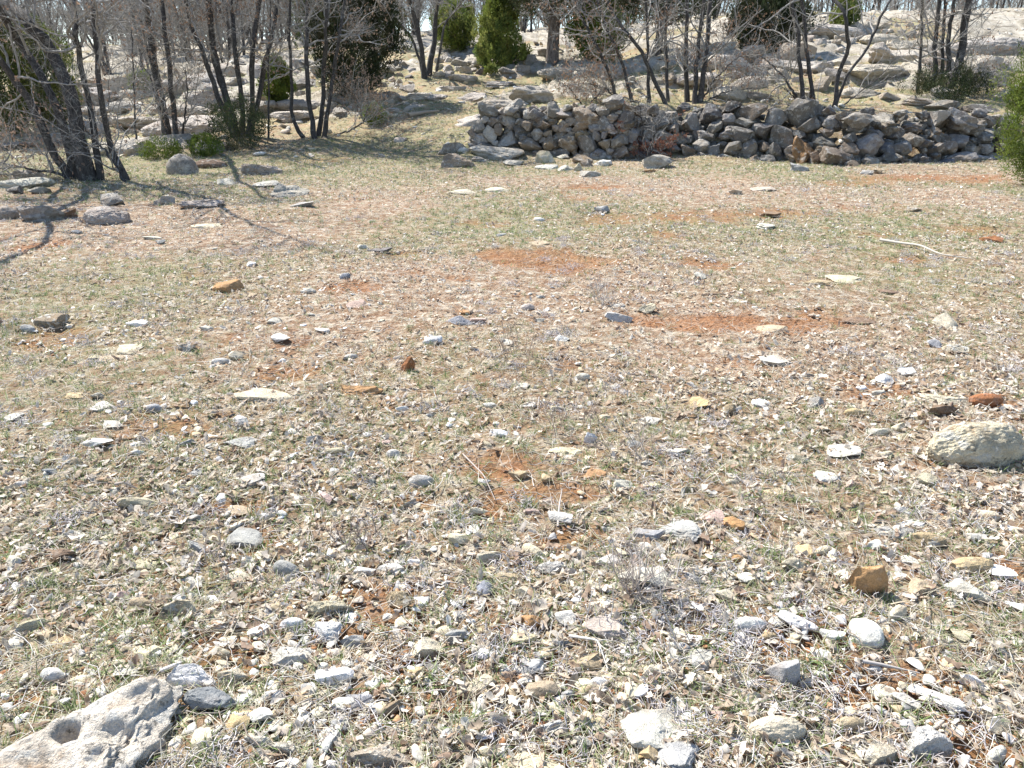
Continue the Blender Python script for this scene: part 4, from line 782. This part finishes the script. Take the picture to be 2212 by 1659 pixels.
# ------------------------------------------------------------------ ground litter (uncountable: one object of each)
def scatter(n, y0, y1, p, rst, side=.78, pad=.7):
    ys = np.linspace(y0, y1, 800); dn = (side * ys + pad) / np.maximum(ys, 1.5) ** p; cdf = np.cumsum(dn); cdf /= cdf[-1]; y = np.interp(rst.uniform(0, 1, n), cdf, ys) + rst.uniform(-.01, .01, n)
    x = rst.uniform(-1, 1, n) * (side * y + pad); return x, y
rst = np.random.RandomState(55)
LEAF = np.array([(.60, .52, .415), (.52, .43, .335), (.66, .60, .51), (.45, .36, .27), (.60, .525, .43), (.70, .665, .60), (.32, .23, .17), (.56, .505, .44), (.38, .28, .2)])
x, y = scatter(150000, .7, 26, 1.3, rst); s = soil(x, y); den = np.clip(.58 + .75 * fb2(x * .8, y * .8, 91, 4) + .25 * n2(x * 5, y * 5, 97), .06, 1) * (1 - .85 * s); near = np.clip((y - .6) / 1.6, .5, 1)
k = rst.uniform(0, 1, len(x)) < den * near; x, y = x[k], y[k]; sz = (.014 + .042 * rst.uniform(0, 1, len(x)) ** 1.8) * np.clip(1.0 + (y - 6) * .02, 1, 1.3)
pos = np.stack([x, y, Z(x, y) + rst.uniform(.002, .018, len(x))], 1); v, f, c = leafmesh(pos, sz, rst, LEAF, .5, .22)
tag(mesh_np('leaf_litter', v, f, M['litter'], c), 'curled tan oak leaves strewn over the ground', 'fallen leaves', kind='stuff')
# gravel
tv = [rock_verts(900 + j, (1, rnd.uniform(.55, .95), rnd.uniform(.25, .5)), 2, 'a', .6) for j in range(24)]
def gravel(n, y0, y1, p, smin, smax, pal, rst, name, label, soilw):
    x, y = scatter(n, y0, y1, p, rst); s = soil(x, y); den = np.clip(.42 + .95 * fb2(x * 1.1, y * 1.1, 95, 4) + soilw * s, .03, 1); k = rst.uniform(0, 1, len(x)) < den; x, y = x[k], y[k]
    N = len(x); sz = smin + (smax - smin) * rst.uniform(0, 1, N) ** 4; tp = np.stack([a[0] for a in tv])[rst.randint(0, 24, N)]; Rm = rotm(rst.uniform(0, 6.3, N), rst.normal(0, .25, N), rst.normal(0, .25, N))
    v = np.einsum('nij,nkj->nki', Rm, tp) * sz[:, None, None] + np.stack([x, y, Z(x, y) + sz * .02], 1)[:, None, :]
    f = (np.arange(N)[:, None, None] * 42 + tv[0][1][None]).reshape(-1, 3); c = np.clip(pal[rst.randint(0, len(pal), N)] * rst.uniform(.8, 1.15, (N, 1)), 0, .8)
    return tag(mesh_np(name, v.reshape(-1, 3), f, M['gravel'], np.repeat(c, 42, 0)), label, 'gravel', kind='stuff')
PEB = np.array([COL[q] for q in ('white', 'pale', 'cream', 'pale', 'tan', 'pale', 'grey', 'tan', 'rosy', 'cream', 'pale', 'white', 'rosy', 'cream')])
gravel(26000, .7, 16, 1.75, .010, .055, PEB, rst, 'gravel', 'small pale broken stones all over the pasture', .3)
gravel(15000, 17, 60, .9, .05, .34, PEB * .9, rst, 'rubble', 'pale rubble strewn over the far slope', .2)
CR = np.array([(.22, .10, .045), (.30, .15, .07), (.17, .08, .04), (.40, .24, .13)])
gravel(26000, .8, 17, 1.5, .005, .026, CR, rst, 'soil_crumbs', 'reddish brown crumbs of bare soil', 1.5)
# grass
def blades(x, y, per, len0, len1, lean, pal, wid, rst, spread=.015):
    N = len(x) * per; x = np.repeat(x, per) + rst.normal(0, spread, N); y = np.repeat(y, per) + rst.normal(0, spread, N); z = Z(x, y) - .002; L = rst.uniform(len0, len1, N) * np.clip(1 + (y - 8) * .02, 1, 1.4); a = rst.uniform(0, 6.3, N); le = np.abs(rst.normal(0, lean, N)) + .1
    t = np.array([0, .35, .7, 1.])[None]; hx = (le[:, None] * (t + .8 * t * t)) * L[:, None]; hz = L[:, None] * (t * (1 - .22 * le[:, None] * t)) * np.clip(1.1 - .5 * le[:, None], .15, 1)
    cx = x[:, None] + np.cos(a)[:, None] * hx; cy = y[:, None] + np.sin(a)[:, None] * hx; cz = z[:, None] + hz; w = np.array([1, .85, .55, .12])[None] * (wid * np.clip(y / 5, 1, 2.2) * rst.uniform(.7, 1.3, N))[:, None]; b = a + 1.57 + rst.normal(0, .5, N)
    ox = np.cos(b)[:, None] * w; oy = np.sin(b)[:, None] * w; v = np.stack([np.stack([cx - ox, cy - oy, cz], -1), np.stack([cx + ox, cy + oy, cz], -1)], 2).reshape(N, 8, 3)
    q = np.array([[0, 1, 3, 2], [2, 3, 5, 4], [4, 5, 7, 6]]); f = (np.arange(N)[:, None, None] * 8 + q[None]).reshape(-1, 4); c = pal[rst.randint(0, len(pal), N)] * rst.uniform(.75, 1.25, (N, 1)); return v.reshape(-1, 3), f, np.repeat(c, 8, 0)
GG = np.array([(.18, .25, .09), (.24, .29, .13), (.30, .33, .18), (.15, .22, .08), (.36, .36, .23)]); DG = np.array([(.60, .56, .44), (.50, .47, .36), (.38, .36, .23), (.66, .63, .54), (.56, .54, .48)])
x, y = scatter(52000, .8, 30, 1.1, rst); s = soil(x, y); den = np.clip(greenness(x, y) * 1.1 * np.clip(.4 + (y - 1) * .15, .4, 1.25) + .1, 0, 1) * (1 - .9 * s); k = rst.uniform(0, 1, len(x)) < den
v, f, c = blades(x[k], y[k], 9, .014, .048, .7, GG, .0017, rst, .012); tag(mesh_np('green_grass', v, f, M['grass'], c), 'short green grass tufts between the stones', 'grass', kind='stuff')
x, y = scatter(24000, .8, 28, 1.2, rst); s = soil(x, y); k = rst.uniform(0, 1, len(x)) < .8 * (1 - .85 * s)
v, f, c = blades(x[k], y[k], 7, .02, .07, 1.5, DG, .0013, rst, .03); tag(mesh_np('dry_grass', v, f, M['grass'], c), 'thin straw coloured dry grass lying flat', 'dry grass', kind='stuff')
def tufts(lst, seed, pal, per, l0, l1, spread, cat, names):
    rst = np.random.RandomState(seed)
    for (u, v, lab) in lst:
        p, t = P(u, v); vv, ff, c = blades(np.array([p[0]]), np.array([p[1]]), per, l0, l1, .8, pal, .0014, rst, spread); o = mesh_np(names, vv - p, ff, M['grass'], c); o.location = p; tag(o, lab, cat)
tufts([(648, 1368, 'bright green grass tuft among white stones'), (400, 1455, 'green tuft left of the large white stone'), (345, 1440, 'green grass tuft above the holed boulder'), (930, 1470, 'yellow green curled plant right of the ochre stone'), (870, 1600, 'green tuft above the brownish pitted rock'), (1000, 1560, 'tall green grass tuft near the bottom centre'), (1075, 1270, 'green tuft between the veined pebble and the square cream stone'),
       (1040, 1245, 'green rosette above the round veined pebble'), (1110, 1130, 'dark green tuft above centre'), (1270, 1560, 'green tuft right of the chalk white stone'), (1665, 1200, 'green grass tuft near the tilted flagstone'), (1800, 1385, 'green tuft left of the brilliant white stone'), (1985, 1550, 'green tuft above the two humped rock'), (1580, 1530, 'green tuft below the cream wedge'), (500, 950, 'green grass around the blue grey flagstone'),
       (100, 1260, 'green tuft at the left among thyme'), (40, 1620, 'pale green grass tuft in the bottom left corner'), (1140, 1090, 'thin green tuft by the curved twig')], 5, GG * 1.15, 55, .02, .06, .018, 'grass tuft', 'grass_tuft')
# twigs and grey thyme
def twigs(n, y0, y1, p, L0, L1, r, pal, rst, lift=.01):
    x, y = scatter(n, y0, y1, p, rst); N = n; a = rst.uniform(0, 6.3, N); L = rst.uniform(L0, L1, N) ; pts = []; cx, cy = x.copy(), y.copy()
    for k in range(5): pts.append(np.stack([cx, cy, Z(cx, cy) + rst.uniform(.002, lift, N) + .004], 1)); a = a + rst.normal(0, .35, N); cx = cx + np.cos(a) * L / 4; cy = cy + np.sin(a) * L / 4
    pts = np.stack(pts, 1); rr = (np.linspace(1, .4, 5)[None] * r * rst.uniform(.5, 1.4, (N, 1))) * np.clip(y / 6, 1, 1.6)[:, None]; v, f = tubes(pts, rr, 3, rst); c = pal[rst.randint(0, len(pal), N)] * rst.uniform(.8, 1.2, (N, 1)); return v, f, np.repeat(c, 15, 0)
TW = np.array([(.52, .49, .46), (.40, .36, .32), (.60, .56, .50), (.30, .24, .19), (.5, .42, .32)])
v, f, c = twigs(17000, .8, 18, 1.4, .03, .16, .0016, TW, rst, .02); tag(mesh_np('twig_litter', v, f, M['twig'], c), 'thin bleached twigs scattered between the leaves', 'twigs', kind='stuff')
x, y = scatter(520, .9, 12, 1.2, rst); k = fb2(x * .7, y * .7, 99, 2) > -.1; x, y = x[k], y[k]; pv = []; per = 46; N = len(x) * per
cx = np.repeat(x, per) + rst.normal(0, .045, N); cy = np.repeat(y, per) + rst.normal(0, .035, N); a = rst.uniform(0, 6.3, N); el = rst.uniform(-.1, .9, N); q = np.stack([cx, cy, Z(cx, cy) + rst.uniform(.0, .015, N)], 1); pts = [q]
for k in range(3): a = a + rst.normal(0, .5, N); el = el + rst.normal(0, .4, N) - .15; q = q + np.stack([np.cos(a) * np.cos(el), np.sin(a) * np.cos(el), np.sin(el)], 1) * .014; pts.append(q)
v, f = tubes(np.stack(pts, 1), np.linspace(.0017, .0008, 4)[None] * np.ones((N, 1)), 3, rst); c = np.repeat(np.array([(.47, .45, .47), (.56, .53, .53), (.36, .33, .33)])[rst.randint(0, 3, N)], 12, 0)
tag(mesh_np('thyme_cushions', v, f, M['twig'], c), 'grey lavender tangles of dead thyme hugging the ground', 'dead thyme', kind='stuff')
for o in C.objects:
    if o.parent is None and len(o.get('label', 'a b c d').split()) < 4: print('SHORT', o.name, o['label'])
print('objects', len(C.objects), 'polys', sum(len(m.polygons) for m in bpy.data.meshes))
